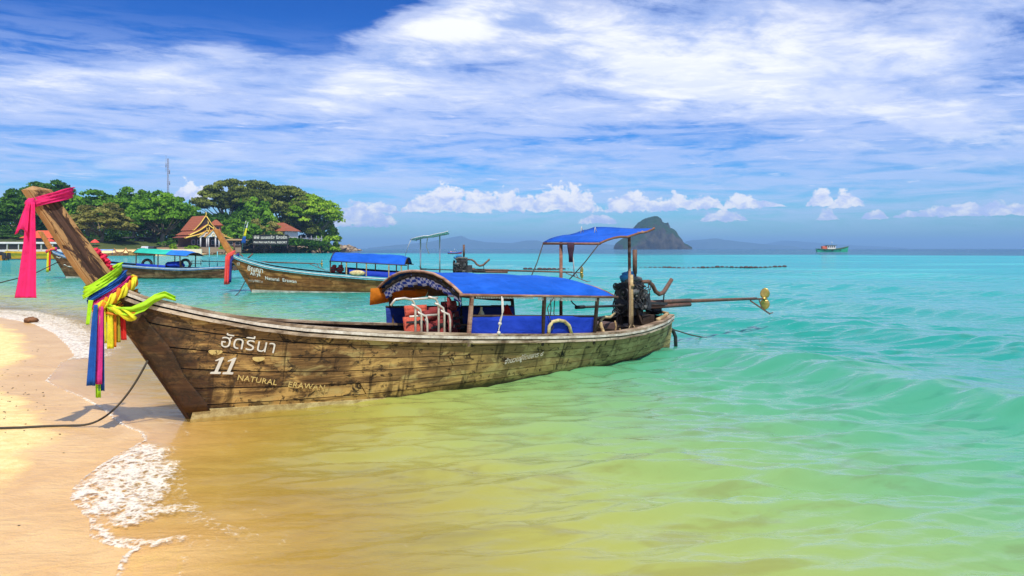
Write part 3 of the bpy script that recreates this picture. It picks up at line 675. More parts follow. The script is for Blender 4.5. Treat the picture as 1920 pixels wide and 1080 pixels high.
    sub('propeller', m_, brass, solid=.008)
    m_ = MB(); m_.beam((s-.25, -.16, .44), (s-.12, -.16, .9), .05, .05); m_.beam((s+.2, -.16, .44), (s-.05, -.16, .9), .05, .05); m_.beam((s-.25, .16, .44), (s-.12, .16, .9), .05, .05)
    m_.beam((s-.1, .16, .44), (s-.05, .16, .9), .05, .05); m_.box((s, 0, .50), (.7, .5, .07)); m_.box((s+.3, -.05, .62), (.35, .3, .2)); sub('engine_mount', m_, dark_wood)
    return eng
def awning(root, A, B, C, Dd, mat, mast, posts, nm='stern_awning'):
    """tilted sun sheet over the helmsman; corners A far front, B near front, C near rear, D far rear"""
    A, B, C, Dd = map(Vector, (A, B, C, Dd)); P = []
    for i in range(9):
        u = i/8; row = []
        for j in range(7):
            v = j/6; p = (A*(1-v)+B*v)*(1-u)+(Dd*(1-v)+C*v)*u; k = .05*max(0, 1-abs(u-.22)/.25); row.append(p+Vector((0, 0, k-.03*math.sin(PI*u)*math.sin(PI*v)+.008*math.sin(u*19+v*7))))
        P.append(row)
    m_ = MB(); m_.grid(P); m_.build(nm, mat, root, solid=.008)
    m_ = MB(); dn = Vector((0, 0, -.02)); m_.tube([p[0]+dn for p in P], .02, 6); m_.tube([p[-1]+dn for p in P]+[C+(C-B).normalized()*.06], .022, 6); m_.tube([A+dn, B+dn], .022, 6); m_.tube([Dd+dn, C+dn], .018, 6)
    m_.build('awning_frame', mast, root)
    for a, b, r_ in posts: m_ = MB(); m_.cyl(a, b, r_, 8); m_.build('mast', mast, root)

# ---- the near boat
U1 = Vector((.744, .669)).normalized()
ST1 = dict(seed=3, hull=hull_old, rail=rail_wood, strip=white_worn, prow=prow_old, foot_m=cream_worn, group='wooden longtail boats', canopy=blue_tarp, post=post_wood, posts=(3.42, 4.82, 6.02))
b1 = make_boat('longtail_boat', 'nearest longtail boat, weathered brown planks, number 11, blue canopy, bow on the sand', (-3.79, 8.68), U1, 1.0, ST1)
text_on(b1, 'ฮัดรีนา', .22, .20, .87, -.20, paint_w, shear=.10, bold=-.001, spacing=1.02)
def one(s0, z0, h):
    q = [(-.055, 0), (.055, 0), (.055, .022), (.018, .026), (.018, 1), (-.005, 1), (-.060, .80), (-.055, .76), (-.018, .82), (-.018, .026), (-.055, .022)]
    q = [(x*1.0, y*h if y > .1 else y) for x, y in q]; v = [tuple(S_(s0+x+.30*y, z0+y-.10*(x+.3*y), 1, .041)) for x, y in q]
    m_ = MB(); m_.add(v, [(0, 1, 2, 10), (2, 3, 9, 10), (3, 4, 8, 9), (4, 5, 8), (5, 6, 7, 8)]); m_.build('numeral', paint_w, b1, solid=.003)
one(.185, .545, .20); one(.315, .53, .20)
text_on(b1, 'NATURAL', .092, .42, .455, -.235, paint_y, shear=.1, bold=.001, spacing=1.08)
text_on(b1, 'ERAWAN', .098, .985, .32, -.20, paint_y, shear=.1, bold=.001, spacing=1.1)
text_on(b1, 'จำนวนผู้โดยสาร ๘', .105, 4.12, .315, .075, white_worn, shear=.15, bold=.001)
for (s, z, r_) in ((.16, .80, .055), (.62, .69, .05)):   # the remains of yellow fish either side of the number
    P = [S_(s+r_*1.5*math.cos(a)*(1 if math.cos(a) > 0 else .8), z+r_*.55*math.sin(a)+.25*r_*math.cos(a)**2-.12*(s*0+r_*math.cos(a)), 1, .041) for a in np.linspace(0, 2*PI, 18)[:-1]]
    m_ = MB(); m_.add(P, [tuple(range(17))]); m_.build('painted_fish', paint_y, b1, solid=.003)
stem_m = wood('stem_wood', (.03, .016, .011), (.11, .055, .032), (.30, .19, .10), stain=.9)
for sg in (1, -1):
    m_ = MB(); m_.grid([[S_(-.607*z+d, z, sg, .034-.02*(d < .01)) for d in ((-.005, .03, .09, .15, .20, .225+.02*math.sin(z*9)) if sg < 0 else (.225+.02*math.sin(z*9), .20, .15, .09, .03, -.005))] for z in np.linspace(.10, 1.28, 14)]); m_.build('stem_plank', hull_old, b1, solid=.02)
canopy(b1, ST1)
# side cloths
def side_panel(sg, s0, s1, zt0, zt1, mat, nm, zlow=None):
    n = 16; P = []
    for i in range(n):
        u = i/(n-1); s = s0+(s1-s0)*u; zb = zg(s)-.02 if zlow is None else zlow; zt = zt0+(zt1-zt0)*u; row = []
        for j in range(5):
            v = j/4; row.append(Vector((s, -sg*(hb_(s, zg(s))-.02+.008*math.sin(s*7+v*3)+.01*v), zb+(zt-zb)*v)))
        P.append(row)
    m_ = MB(); m_.grid(P); m_.build(nm, mat, b1, solid=.01)
    m_ = MB(); m_.tube([P[0][-1], P[-1][-1]], .015, 6); m_.build('side_rail', dark_wood, b1)
side_panel(1, 3.46, 6.02, 1.065, .905, blue_panel, 'side_cloth'); side_panel(-1, 3.30, 6.02, 1.085, .955, blue_dark, 'side_cloth')
# orange flap and brown flap on the far side
def flap(pts, mat, nm):
    R_ = []
    for (s, zt, zb) in pts: R_.append([Vector((s, 1.04+.02*math.sin(s*9), zt)), Vector((s, 1.06+.03*math.sin(s*7), (zt+zb)/2)), Vector((s, 1.07+.02*math.sin(s*11), zb))])
    m_ = MB(); m_.grid(R_); m_.build(nm, mat, b1, solid=.008)
flap([(3.08, 1.38, 1.115), (3.2, 1.38, 1.125), (3.45, 1.37, 1.15), (3.8, 1.36, 1.185), (4.15, 1.34, 1.205)], orange_tarp, 'orange_flap')
flap([(4.16, 1.34, 1.205), (4.5, 1.33, 1.20), (5.0, 1.29, 1.14), (5.5, 1.27, 1.08), (6.05, 1.24, 1.03)], lining, 'brown_flap')
# lace fringe under the rails
for sg, s0, s1, dz in ((1, 4.7, 6.4, .05), (1, 3.5, 4.6, .025), (-1, 5.9, 6.45, .10)):
    m_ = MB(); s = s0
    while s < s1:
        u = (s-3.22)/3.2; zt = 1.385-.17*u-.035; m_.box((s, -sg*1.04, zt-dz/2), (.016, .006, dz*random.uniform(.8, 1.15))); s += .030
    m_.build('fringe', lace, b1)
# chequered cloth gathered along the front hoop
P = []; 
for i in range(45):
    u = -1+2*i/44; b = u*1.0; arch = 1.385+.285*(1-abs(u)**1.9); row = []
    for j in range(5):
        v = j/4; fold = .03*math.sin(i*1.9+j*.6)*v+.015*math.sin(i*4.1); wd = .135+.03*math.cos(u*2)
        row.append(Vector((3.26+.05*v+fold, -b*(1-.04*v), arch-.05-wd*v-.015*math.sin(i*.9))))
    P.append(row)
m_ = MB(); m_.grid(P, lambda i, j: (i+j) % 2); m_.build('chequered_cloth', [check_b, check_w], b1, solid=.006)
P = [[Vector((3.24+.02*math.sin(i*2.2), -(-1+2*i/30)*.98, 1.355+.285*(1-abs(-1+2*i/30)**1.9)-.055*v)) for v in (0, .5, 1)] for i in range(31)]
m_ = MB(); m_.grid(P); m_.build('front_valance', black_void, b1, solid=.01)
# stern awning, masts, stays
awning(b1, (6.5, .7, 2.11), (6.47, -.7, 2.10), (7.9, -.7, 2.36), (7.9, .7, 2.42), blue_tarp, post_wood,
       [((6.52, .27, .35), (6.52, .27, 2.12), .030), ((7.72, -.33, .40), (7.70, -.33, 2.27), .028)])
for a, b_, r_ in (((6.5, .7, 2.1), (6.0, .55, 1.42), .010), ((6.49, .0, 2.08), (6.58, .0, 1.50), .013), ((6.47, -.7, 2.1), (6.15, -.25, 1.44), .010)):
    m_ = MB(); a = Vector(a); b_ = Vector(b_); m_.tube([a, (a+b_)/2+Vector((.02, 0, -.01)), b_], r_, 6); m_.build('stay', rope_w if r_ > .011 else rope_d, b1)
m_ = MB(); m_.grid([[Vector((6.47, -.02+.16*(k-.5)*wd_, z_)) for k in (0, .25, .5, .75, 1)] for z_, wd_ in ((2.10, 1), (2.0, .85), (1.88, .5), (1.76, .45))]); m_.build('hanging_rag', plain('rag', (.05, .02, .03), .9), b1, solid=.03)
for s_, b__ in ((7.02, .25), (7.45, .3)):
    m_ = MB(); m_.tube([(s_, b__, 2.28), (s_+.02, b__, 2.40), (s_+.07, b__, 2.30)], .009, 5); m_.build('tie_end', rope_w, b1)
m_ = MB(); m_.tube([(7.6, -.70, 2.31), (7.72, -.66, 2.30), (7.74, -.36, 2.25), (7.68, -.30, 2.20), (7.64, -.36, 2.24), (7.5, -.7, 2.29)], .014, 6); m_.build('lashing', rope_m, b1)
cone_engine(b1)
# yellow bamboo prop with its lashings, stern clutter
m_ = MB(); m_.tube([(7.70, -.39, .50), (7.71, -.37, 1.0), (7.71, -.375, 1.52)], [.034, .037, .030], 8); m_.cyl((7.70, -.39, 1.30), (7.70, -.39, 1.34), .045, 8); m_.build('bamboo_prop', pole_wood, b1)
m_ = MB()
for dx_ in (-.06, -.09): m_.tube([(7.70+dx_, -.41, 1.33), (7.68+dx_, -.43, 1.1), (7.70+dx_*1.2, -.42, .75), (7.66+dx_, -.46, .52)], .010, 5)
m_.tube([(7.6, -.44, .62), (7.52, -.46, .54), (7.6, -.48, .50), (7.74, -.46, .52), (7.7, -.42, .6)], .012, 5); m_.build('lashing', rope_m, b1)
m_ = MB(); m_.tube([(6.35, -.72, .62), (6.38, -.78, .78), (6.55, -.72, .84), (6.9, -.55, .80), (7.2, -.4, .84)], .022, 6); m_.tube([(6.38, -.78, .80), (6.33, -.85, .70), (6.36, -.88, .58), (6.42, -.9, .55)], .030, 6); m_.build('yellow_hose', pole_wood, b1)
m_ = MB(); m_.tube([(6.95, -.62, .74), (6.97, -.63, .64), (6.93, -.64, .58), (6.99, -.66, .54), (7.06, -.66, .56), (7.05, -.64, .60)], .016, 6); m_.build('hook', pole_wood, b1)
m_ = MB(); m_.box((6.95, -.3, .58), (.42, .4, .22)); m_.box((7.35, .2, .56), (.3, .5, .16)); m_.build('stern_box', plain('boxwood', (.10, .055, .04), .7), b1, bevel=.01)
m_ = MB(); m_.tube([S_(s, zg(s), 1, -.08)+Vector((0, 0, .05)) for s in np.linspace(8.2, 9.1, 8)]+[Vector((9.13, .0, .73))]+[S_(s, zg(s), -1, -.08)+Vector((0, 0, .05)) for s in np.linspace(9.1, 8.6, 5)], [.04]*6+[.035]*8, 7, flat=.8); m_.build('stern_rim', pole_wood, b1)
m_ = MB(); m_.sphere((9.02, .12, .80), .15, 12, 8, (1.2, 1.1, .7), .15, seed=8); m_.build('tarred_bundle', rubber, b1)
# near-side pipe hoop and cords
m_ = MB(); m_.tube([(4.92, -1.02, .68), (4.93, -1.035, .82), (4.99, -1.04, .885), (5.12, -1.045, .90), (5.25, -1.045, .875), (5.36, -1.04, .80), (5.42, -1.03, .68)], .027, 8); m_.build('pipe_hoop', cream_worn, b1)
for s, zt, zb in ((3.92, 1.32, .80), (3.94, 1.30, .93)):
    m_ = MB(); m_.tube([(s, -1.09, zt), (s+.02, -1.08, (zt+zb)/2), (s-.02, -1.05, zb+.05), (s-.02, -1.05, zb)], .009, 5); m_.sphere((s-.02, -1.05, zb), .028, 8, 6); m_.build('cord', rope_w, b1)
for pts in ([(4.98, -1.08, 1.26), (4.86, -1.06, 1.1), (4.95, -1.04, .9), (5.02, -1.03, .80), (4.9, -1.03, .70)], [(5.0, -.98, 1.26), (5.02, -.98, 1.08), (5.0, -.98, .95)], [(5.1, -.98, 1.24), (5.08, -.98, 1.0), (5.12, -.98, .9)]):
    m_ = MB(); m_.tube(pts, .008, 5); m_.build('cord', rope_d, b1)
m_ = MB(); m_.cyl((5.5, 1.0, .98), (5.9, 1.0, .96), .02, 6); m_.build('spare_bar', iron, b1); m_ = MB(); m_.cyl((6.0, -.1, 1.42), (6.45, -.3, 1.36), .035, 8); m_.build('spare_bar', iron, b1)
# stern ironwork under the transom
m_ = MB(); m_.tube([(9.05, .02, .42), (9.3, .0, .42), (9.47, -.02, .34), (9.56, -.02, .20), (9.58, -.02, -.15)], .038, 8); m_.build('boarding_step_pipe', iron, b1)
m_ = MB(); m_.cyl((8.98, -.1, .30), (9.28, -.1, -.1), .020, 8); m_.cyl((9.0, .05, .38), (9.32, .02, .22), .025, 8); m_.cyl((9.1, .0, .85), (9.12, .0, .25), .012, 6); m_.build('stern_strut', iron, b1)

# ---- things aboard and tied to the near boat
def w1(s, b, z):
    p = U1*s+Vector((U1.y, -U1.x))*b; return Vector((-3.79+p.x, 8.68+p.y, z))   # b > 0 towards the camera side
RZ1 = math.atan2(U1.y, U1.x)
def onboat(name, label, loc, cat, group=None, rz=0.): return tag(empty(name, w1(*loc), RZ1+rz), label, cat, group)
def ribbon(name, label, pts, wd, mat, wdir=(1, 0, 0), folds=3, amp=.02, cat='ribbon', group=None, nw=13, solid=.004, extra=None):
    """hanging or wrapped cloth: world points, widths, and the direction across"""
    pts = [Vector(p) for p in pts]; n = len(pts); M_ = 6*(n-1)+1; R_ = []; wdv = Vector(wdir).normalized()
    for i in range(M_):
        t = i/(M_-1)*(n-1); k = min(int(t), n-2); u = t-k
        p0, p1, p2, p3 = pts[max(k-1, 0)], pts[k], pts[k+1], pts[min(k+2, n-1)]
        p = .5*((2*p1)+(p2-p0)*u+(2*p0-5*p1+4*p2-p3)*u*u+(-p0+3*p1-3*p2+p3)*u**3); wi = wd[k]*(1-u)+wd[k+1]*u
        tg = (p2-p1).normalized(); nr = tg.cross(wdv); nr = nr.normalized() if nr.length > 1e-4 else Vector((0, 1, 0))
        R_.append([p+wdv*((j/(nw-1)-.5)*wi)+nr*(amp*(math.sin(j/(nw-1)*folds*2*PI+i*.10+len(label))+.35*math.sin(j*2.7+i*.33))*min(1, wi/.05)) for j in range(nw)])
    m_ = MB(); m_.grid(R_)
    if extra: extra(m_)
    o = m_.build(name, mat, None, solid=solid); return tag(o, label, cat, group)
def cloth(name, c): return plain(name, c, .75, .22, 14, bs=.2, trans=.35)
pinkc = cloth('cloth_pink', (.90, .025, .20)); bluec = cloth('cloth_blue', (.015, .12, .48)); limec = cloth('cloth_lime', (.50, .85, .02)); yelc = cloth('cloth_yellow', (.85, .80, .03))
magc = cloth('cloth_magenta', (.75, .04, .28)); orac = cloth('cloth_orange', (.85, .30, .02)); redc = cloth('cloth_red', (.80, .03, .02)); olivec = cloth('cloth_olive', (.48, .42, .03))
XR = Vector((1, 0, 0)); Cx = Vector((U1.x, U1.y, 0)); Cn = Vector((U1.y, -U1.x, 0))
def loop_pts(sc_, zc_, ra, rb, tilt, a0=0, a1=2*PI, n=22):
    """closed turn round the prow post: centre on the keel line, half-lengths along and across, tilt along the boat"""
    return [w1(sc_+ra*math.cos(a), rb*math.sin(a), zc_+tilt*math.cos(a)) for a in np.linspace(a0, a1, n)]
def band(m_, pts, wv, mi=0, nw=4, amp=.006):
    c_ = sum(pts, Vector())/len(pts); nw = 11; R_ = []
    for i, p in enumerate(pts):
        ra_ = (p-c_); ra_.z = 0; ra_.normalize(); wk = 1+.10*math.sin(i*.8)
        R_.append([p+Vector(wv)*((j/(nw-1)-.5)*wk)+ra_*(.011*math.sin(j*1.9+.35*i)+.006*math.sin(j*.7-i*.9))+Vector((0, 0, amp*math.sin(j*2.2+i*.9))) for j in range(nw)])
    m_.grid(R_, mi)
# pink sash round the head of the prow
def pk(m_):
    band(m_, loop_pts(-1.40, 2.53, .20, .105, .07), (.02, 0, .11), amp=.004)
    m_.sphere(w1(-1.60, .10, 2.46), .045, 10, 8, (1, 1, 1.2), .2, seed=2)
    R_ = []
    for i in range(8):
        t = i/7; c = w1(-1.62-.06*t, .12, 2.46-.26*t); R_.append([c+XR*((j/6-.5)*(.05+.09*t))+Vector((0, .02*math.sin(j*1.9), -.02*abs(j-3)*t)) for j in range(7)])
    m_.grid(R_)
ribbon('sash', 'long bright pink sash tied round the head of the nearest prow', [w1(-1.60, .13, 2.47), w1(-1.61, .14, 2.25), w1(-1.62, .14, 1.95), w1(-1.63, .14, 1.7), w1(-1.64, .14, 1.50)], [.06, .105, .15, .19, .225], pinkc, XR, 2.2, .016, 'sash', extra=pk)
# scarves bound round the foot of the prow post
G5 = 'bright scarves tied round the nearest prow'
def scarf(label, mat, zc_, tails, sc_=None, wv=.075, tilt=.13, ra=.185, rb=.115, extra=None):
    sc_ = -.607*zc_+.09 if sc_ is None else sc_
    def ex(m_):
        band(m_, loop_pts(sc_, zc_, ra, rb, tilt), Cx*.02+Vector((0, 0, wv)))
        for pts, wd, fo_ in tails[1:]:
            R_ = []; n = len(pts)
            for i in range(n*5):
                t = i/(n*5-1)*(n-1); k = min(int(t), n-2); u = t-k; p = Vector(pts[k])*(1-u)+Vector(pts[k+1])*u; wi = wd[k]*(1-u)+wd[k+1]*u
                R_.append([p+XR*((j/8-.5)*wi)+Vector((0, .012*math.sin(j/8*fo_*2*PI+i*.1), 0)) for j in range(9)])
            m_.grid(R_)
        if extra: extra(m_)
    return ribbon('scarf', label, tails[0][0], tails[0][1], mat, XR, tails[0][2], .012, 'scarf', G5, extra=ex)
def tl(s, b, z0, z1, w0, w_1, ds=-.02, fo_=1.6): return ([w1(s, b, z0), w1(s+ds*.4, b+.01, z0-(z0-z1)*.35), w1(s+ds, b+.01, z1)], [w0, (w0+w_1)/2, w_1], fo_)
def lime_drape(m_):
    pts = [w1(-.95, .15, 1.42), w1(-.84, .22, 1.33), w1(-.70, .28, 1.32), w1(-.58, .32, 1.37), w1(-.48, .34, 1.45), w1(-.38, .35, 1.49), w1(-.27, .37, 1.44)]
    R_ = []
    for i in range(31):
        t = i/30*6; k = min(int(t), 5); u = t-k; p = pts[k]*(1-u)+pts[k+1]*u; wi = .05+.05*math.sin(PI*i/30)
        R_.append([p+Vector((0, 0, 1))*((j/6-.5)*wi)+Cn*(.02*math.sin(j*1.3+i*.2)) for j in range(7)])
    m_.grid(R_)
scarf('lime green scarf with short tails, outermost wrap with a loop over the rail', limec, 1.655, [tl(-1.06, .13, 1.45, 1.19, .05, .035, -.03, 1)], wv=.13, extra=lime_drape)
ribbon('scarf', 'lime green scarf end showing below the blue and pink tails', *tl(-.985, .115, 1.36, .40, .045, .055, 0, 2)[:2], limec, XR, 2, .012, 'scarf', G5)
scarf('blue scarf with two long tails hanging at the prow', bluec, 1.585, [tl(-1.01, .135, 1.40, .54, .045, .09, -.05, 1.3), tl(-.955, .12, 1.40, .47, .04, .095, -.01, 1.5)], wv=.095)
scarf('magenta pink scarf with one long tail between the blue ones', magc, 1.525, [tl(-.965, .155, 1.38, .55, .04, .075, -.035, 1.2)], wv=.08)
scarf('yellow scarf with pleated tails right of the pink tail', yelc, 1.45, [tl(-.885, .155, 1.36, .92, .06, .07, .0, 2), tl(-.93, .13, 1.36, .98, .03, .035, .0, 1)], wv=.10)
scarf('narrow orange scarf tail between yellow and olive', orac, 1.395, [tl(-.835, .15, 1.32, .93, .03, .045, .0, 1.2)], wv=.045)
scarf('thin olive green scarf tail beside the red one', olivec, 1.36, [tl(-.80, .145, 1.32, .98, .03, .04, .0, 1.2)], wv=.03)
scarf('red scarf with a short tail, rightmost of the bundle', redc, 1.335, [tl(-.755, .14, 1.31, 1.0, .03, .055, .01, 1.4)], wv=.035)
# braided yellow-orange garland and red flowers
def beads(name, label, pts, r_, mats, n, cat='garland', jit=.35, sd=0):
    m_ = MB(); pts = [Vector(p) for p in pts]; rn = random.Random(sd)
    for i in range(n):
        t = i/(n-1)*(len(pts)-1); k = min(int(t), len(pts)-2); p = pts[k].lerp(pts[k+1], t-k)
        m_.sphere(p+Vector((rn.uniform(-1, 1), rn.uniform(-1, 1), rn.uniform(-1, 1)))*r_*.35, r_*rn.uniform(.8, 1.15), 8, 6, (1, 1, .8), jit, i % len(mats), seed=i)
    o = m_.build(name, mats); return tag(o, label, cat)
path = loop_pts(-.80, 1.50, .20, .16, .15, -.6, 3.6, 26)+[w1(-.86, .17, 1.34), w1(-.76, .22, 1.30), w1(-.66, .26, 1.26)]
m_ = MB()
for q in range(3):
    P = []
    for i in range(len(path)*3-2):
        k = min(i//3, len(path)-2); p = path[k].lerp(path[k+1], (i-3*k)/3); ph = i*.55+q*2*PI/3; P.append(p+Vector((0, 0, .042*math.cos(ph)))+Cn*(.030*math.sin(ph)+.02))
    m_.tube(P, [.027+.006*math.sin(i*1.3+q) for i in range(len(P))], 8, 0 if q < 2 else 1, flat=.45)
tag(m_.build('garland', [yelc, orac]), 'yellow and orange braided cloth garland wound round the prow over the scarves', 'garland')
beads('flower_garland', 'red flower garland on the back edge of the nearest prow', [w1(-.98, -.02, 1.98), w1(-.91, -.02, 1.90), w1(-.85, -.02, 1.80), w1(-.80, -.02, 1.70)], .032, [plain('petal_red', (.65, .01, .05), .7, .4, 30)], 16, jit=.6, sd=3)
# mooring rope from the stem to the sand, anchor rope astern
p0 = w1(-.47, .05, .74); gp = gnd(150, 801, .02); gp.z = gz(gp.x, gp.y)+.02; pts = []
for i in range(17): t = i/16; q_ = p0.lerp(gp, t); q_.z = gp.z+(p0.z-gp.z)*(1-t)**2.1; pts.append(q_)
for (px, py) in [(120, 805), (80, 808), (40, 812), (0, 815), (-60, 819), (-200, 826)]: q_ = gnd(px, py); q_.z = gz(q_.x, q_.y)+.012; pts.append(q_)
m_ = MB(); m_.tube(pts, .0125, 6); tag(m_.build('mooring_rope', rope_d), 'dark mooring rope from the nearest bow down across the sand', 'rope')
a_ = w1(9.12, 0, .45); b_ = gnd(1343, 637, -.12); m_ = MB(); m_.tube([a_, a_.lerp(b_, .5)+Vector((0, 0, -.035)), b_], .014, 6); tag(m_.build('anchor_rope', rope_d), 'taut anchor rope running from the stern into the water', 'rope')
# folding ladder hooked over the gunwale
lad = onboat('boarding_ladder', 'pale metal boarding ladder hooked over the gunwale before the blue canopy', (2.75, .85, .9), 'ladder')
lad.matrix_world  # local frame: x along the boat, -y towards the camera, origin at the gunwale
for i, sx in enumerate((-.10, .28)):
    for k in range(3):
        m_ = MB(); x0 = sx+k*.075-.04; top = .42-.09*k
        m_.tube([(x0, 0-.03*k, -.10), (x0, -.03*k, top-.12), (x0-.02, -.03*k, top-.04), (x0-.07-.02*k, -.02, top+.005), (x0-.17+.03*k, 0, top+.03)]+([(x0-.30, .02, top+.02), (x0-.36, .04, top-.06)] if k == 0 and i == 0 else []), .0155, 8)
        m_.build('tube_rail', white_pipe, lad)
for z_ in (.43, .20): m_ = MB(); m_.cyl((-.22, .02, z_), (.24, .02, z_), .014, 8); m_.build('rung', white_pipe, lad)
m_ = MB(); m_.tube([(.02, .0, .16), (.05, -.02, -.02), (.07, -.03, -.10)], .008, 5); m_.build('cord', rope_w, lad)
# life jackets stacked under the canopy
def jacket(label, loc, rz, tilt, mat, belt, first=[None]):
    j = onboat('life_jacket', label, loc, 'life jacket', 'life jackets piled under the near canopy', rz)
    M_ = Euler((tilt, 0, 0)).to_matrix()
    def panel(cx, cz, wd, ht, th, nm, mt, seed):
        m_ = MB(); P = []
        for i in range(13):
            row = []
            for k in range(11):
                u, v = i/12*2-1, k/10*2-1; e_ = (1-abs(u)**3.5)*(1-abs(v)**3.5); quilt = .014*abs(math.sin(u*PI*2.5))*abs(math.sin(v*PI*3.5))
                row.append(M_@Vector((cx+u*wd/2, -th*e_**.5-quilt, cz+v*ht/2)))
            P.append(row)
        m_.grid(P); B_ = [[Vector((p.x, p.y, p.z)) for p in r_] for r_ in P]
        m_.grid([[M_@Vector((cx+(i/4*2-1)*wd/2, .02, cz+(k/4*2-1)*ht/2)) for k in range(5)] for i in range(5)][::-1]); m_.build(nm, mt, j)
    panel(0, .17, .42, .33, .07, 'body_panel', mat, 1); panel(0, .42, .34, .15, .06, 'collar', mat, 2)
    m_ = MB()
    for z_ in (.09, .24): m_.beam(M_@Vector((-.215, -.092, z_)), M_@Vector((.215, -.092, z_)), .012, .03)
    m_.box(M_@Vector((0, -.10, .24)), (.05, .02, .045)); m_.build('strap', belt, j)
    return j
blk = plain('strap_black', (.03, .03, .03), .7)
jacket('bright orange red life jacket slumped at the left end of the pile', (2.98, .42, .72), -.15, -.28, jack_o, blk)
jacket('dark red life jacket behind the left ladder tubes', (3.30, .50, .68), .1, -.15, jack_r, blk)
jacket('red life jacket lying low between the two sets of ladder tubes', (3.36, .62, .66), .1, -.5, jack_r, blk)
jacket('red life jacket standing on end behind the right ladder tubes', (3.55, .40, .74), .3, -.1, jack_r, blk)
jacket('dark red patterned life jacket hung high beside the near post', (3.34, .60, .82), .9, -.05, jack_r, blk)
jacket('small red life jacket in front of the near canopy post', (3.12, .62, .66), .5, -.25, jack_r, blk)
m_ = MB(); m_.tube([w1(4.9, .1, .92), w1(4.9, .1, 1.10)], [.10, .012], 14); tag(m_.build('marker_cone', redc), 'small red cone above the side cloth amidships', 'cone')
m_ = MB(); m_.tube([w1(3.95, .6, .95), w1(3.95, .6, 1.05), w1(3.95, .6, 1.09), w1(3.95, .6, 1.14)], [.045, .042, .018, .016], 10); tag(m_.build('bottle', plain('bottle_cream', (.75, .65, .35), .4)), 'cream plastic bottle standing inside the canopy by the near post', 'bottle')

# ---- the second boat, varnished, number 17
ST2 = dict(seed=9, hull=hull_varnish, rail=teal_paint, strip=plain('strip_pale', (.55, .62, .60), .6), prow=prow_new, foot_m=white_worn, group='wooden longtail boats', canopy=blue_tarp, post=dark_wood, posts=(3.45, 4.1, 4.9, 5.8, 6.3), post2=pole_wood, foot=6.0)
b2 = make_boat('longtail_boat', 'varnished brown longtail boat with teal rail and number 17, floating behind the nearest one', (-11.82, 33.7), Vector((1, .0)), 1.10, ST2)
canopy(b2, ST2, 3.45, 6.45, (1.66, 1.54), (1.33, 1.16), 1.0)
text_on(b2, '17', .17, -.62, 1.13, -.10, paint_w, bold=.004); text_on(b2, 'อัญญา', .26, -.12, .93, -.14, paint_w, bold=.005)
text_on(b2, 'An ya', .20, .0, .74, -.12, paint_w, bold=.004); text_on(b2, 'Natural  Erawan', .185, .66, .56, -.10, paint_w, bold=.004, spacing=1.12); text_on(b2, 'ชนญ/8807.ภ', .13, -.12, .48, -.10, white_worn, bold=.001)
awning(b2, (6.7, .6, 2.18), (6.62, -.6, 2.20), (8.1, -.6, 2.52), (8.1, .6, 2.46), pale_awn, steel, [((6.95, 0, .4), (6.95, 0, 2.24), .03), ((7.75, 0, .4), (7.75, 0, 2.42), .03)])
m_ = MB(); m_.tube([(6.65, -.6, 2.2), (6.5, -.5, 1.9), (6.35, -.3, 1.5)], .012, 5); m_.build('stay', rope_w, b2); m_ = MB(); m_.tube([(7.25, 0, 2.3), (7.2, -.1, 1.9), (7.32, -.1, 1.6)], .02, 5); m_.build('stay', rope_w, b2)
cone_engine(b2, 8.65)
for sg, mt, s0 in ((1, blue_panel, 4.2), (-1, blue_dark, 3.6)):
    m_ = MB(); m_.grid([[Vector((s, -sg*(hb_(s, zg(s))-.02), zg(s)-.02+v*.27)) for v in (0, .5, 1)] for s in np.linspace(s0, 6.3, 10)]); m_.build('side_cloth', mt, b2, solid=.01)
m_ = MB(); m_.sphere((4.55, -1.06, .84), .2, 12, 8, (1.6, .35, .55), .05); m_.build('cream_fender', cream_worn, b2)
for i, s in enumerate((3.5, 3.75)):
    m_ = MB(); m_.sphere((0, 0, .12), .17, 10, 8, (1, .5, .8), .3, seed=i); m_.sphere((.05, -.03, .27), .09, 10, 6, (1.2, .6, .7), .2, seed=i+3); m_.box((0, -.10, .12), (.30, .03, .035), mi=1)
    o = m_.build('life_jacket', [jack_r, blk]); o.location = Vector((-11.82+1.1*s, 33.7-.7, .95)); tag(o, ('left' if i == 0 else 'right')+' one of two red life jackets heaped at the front of the second boat canopy', 'life jacket', 'life jackets aboard the second boat')
def wb(org, sc_, s, b, z): return Vector((org[0]+s*sc_, org[1]-b*sc_, z*sc_))
o2 = (-11.82, 33.7)
def tails(name, label, org, sc_, s, z0, lst, cat='scarf'):
    m_ = MB(); mats = []
    for i, (ds, mt, z1, wd) in enumerate(lst):
        if mt not in mats: mats.append(mt)
        R_ = [[wb(org, sc_, s+ds-.04*t+(j/6-.5)*wd*(1+.3*t), .14+.02*math.sin(j*1.6+i), z0+(z1-z0)*t) for j in range(7)] for t in np.linspace(0, 1, 7)]; m_.grid(R_, mats.index(mt))
    R_ = [[wb(org, sc_, s+.10+.19*math.cos(a), .13*math.sin(a), z0+.05+.1*math.cos(a)+dz) for dz in (-.09, -.03, .04, .1)] for a in np.linspace(0, 2*PI, 20)]; m_.grid(R_, 0)
    return tag(m_.build(name, mats, None, solid=.006), label, cat)
redpink = cloth('cloth_coral', (.90, .12, .10)); navy = cloth('cloth_navy', (.04, .05, .25))
tails('scarf', 'coral red scarf with a long tail tied to the prow of the boat numbered 17', o2, 1.1, -1.02, 1.50, [(0, redpink, .33, .14), (.07, redc, .36, .12)])
tails('scarf', 'dark blue scarf tail hanging beside the coral one on boat 17', o2, 1.1, -.86, 1.38, [(0, navy, .42, .09)])
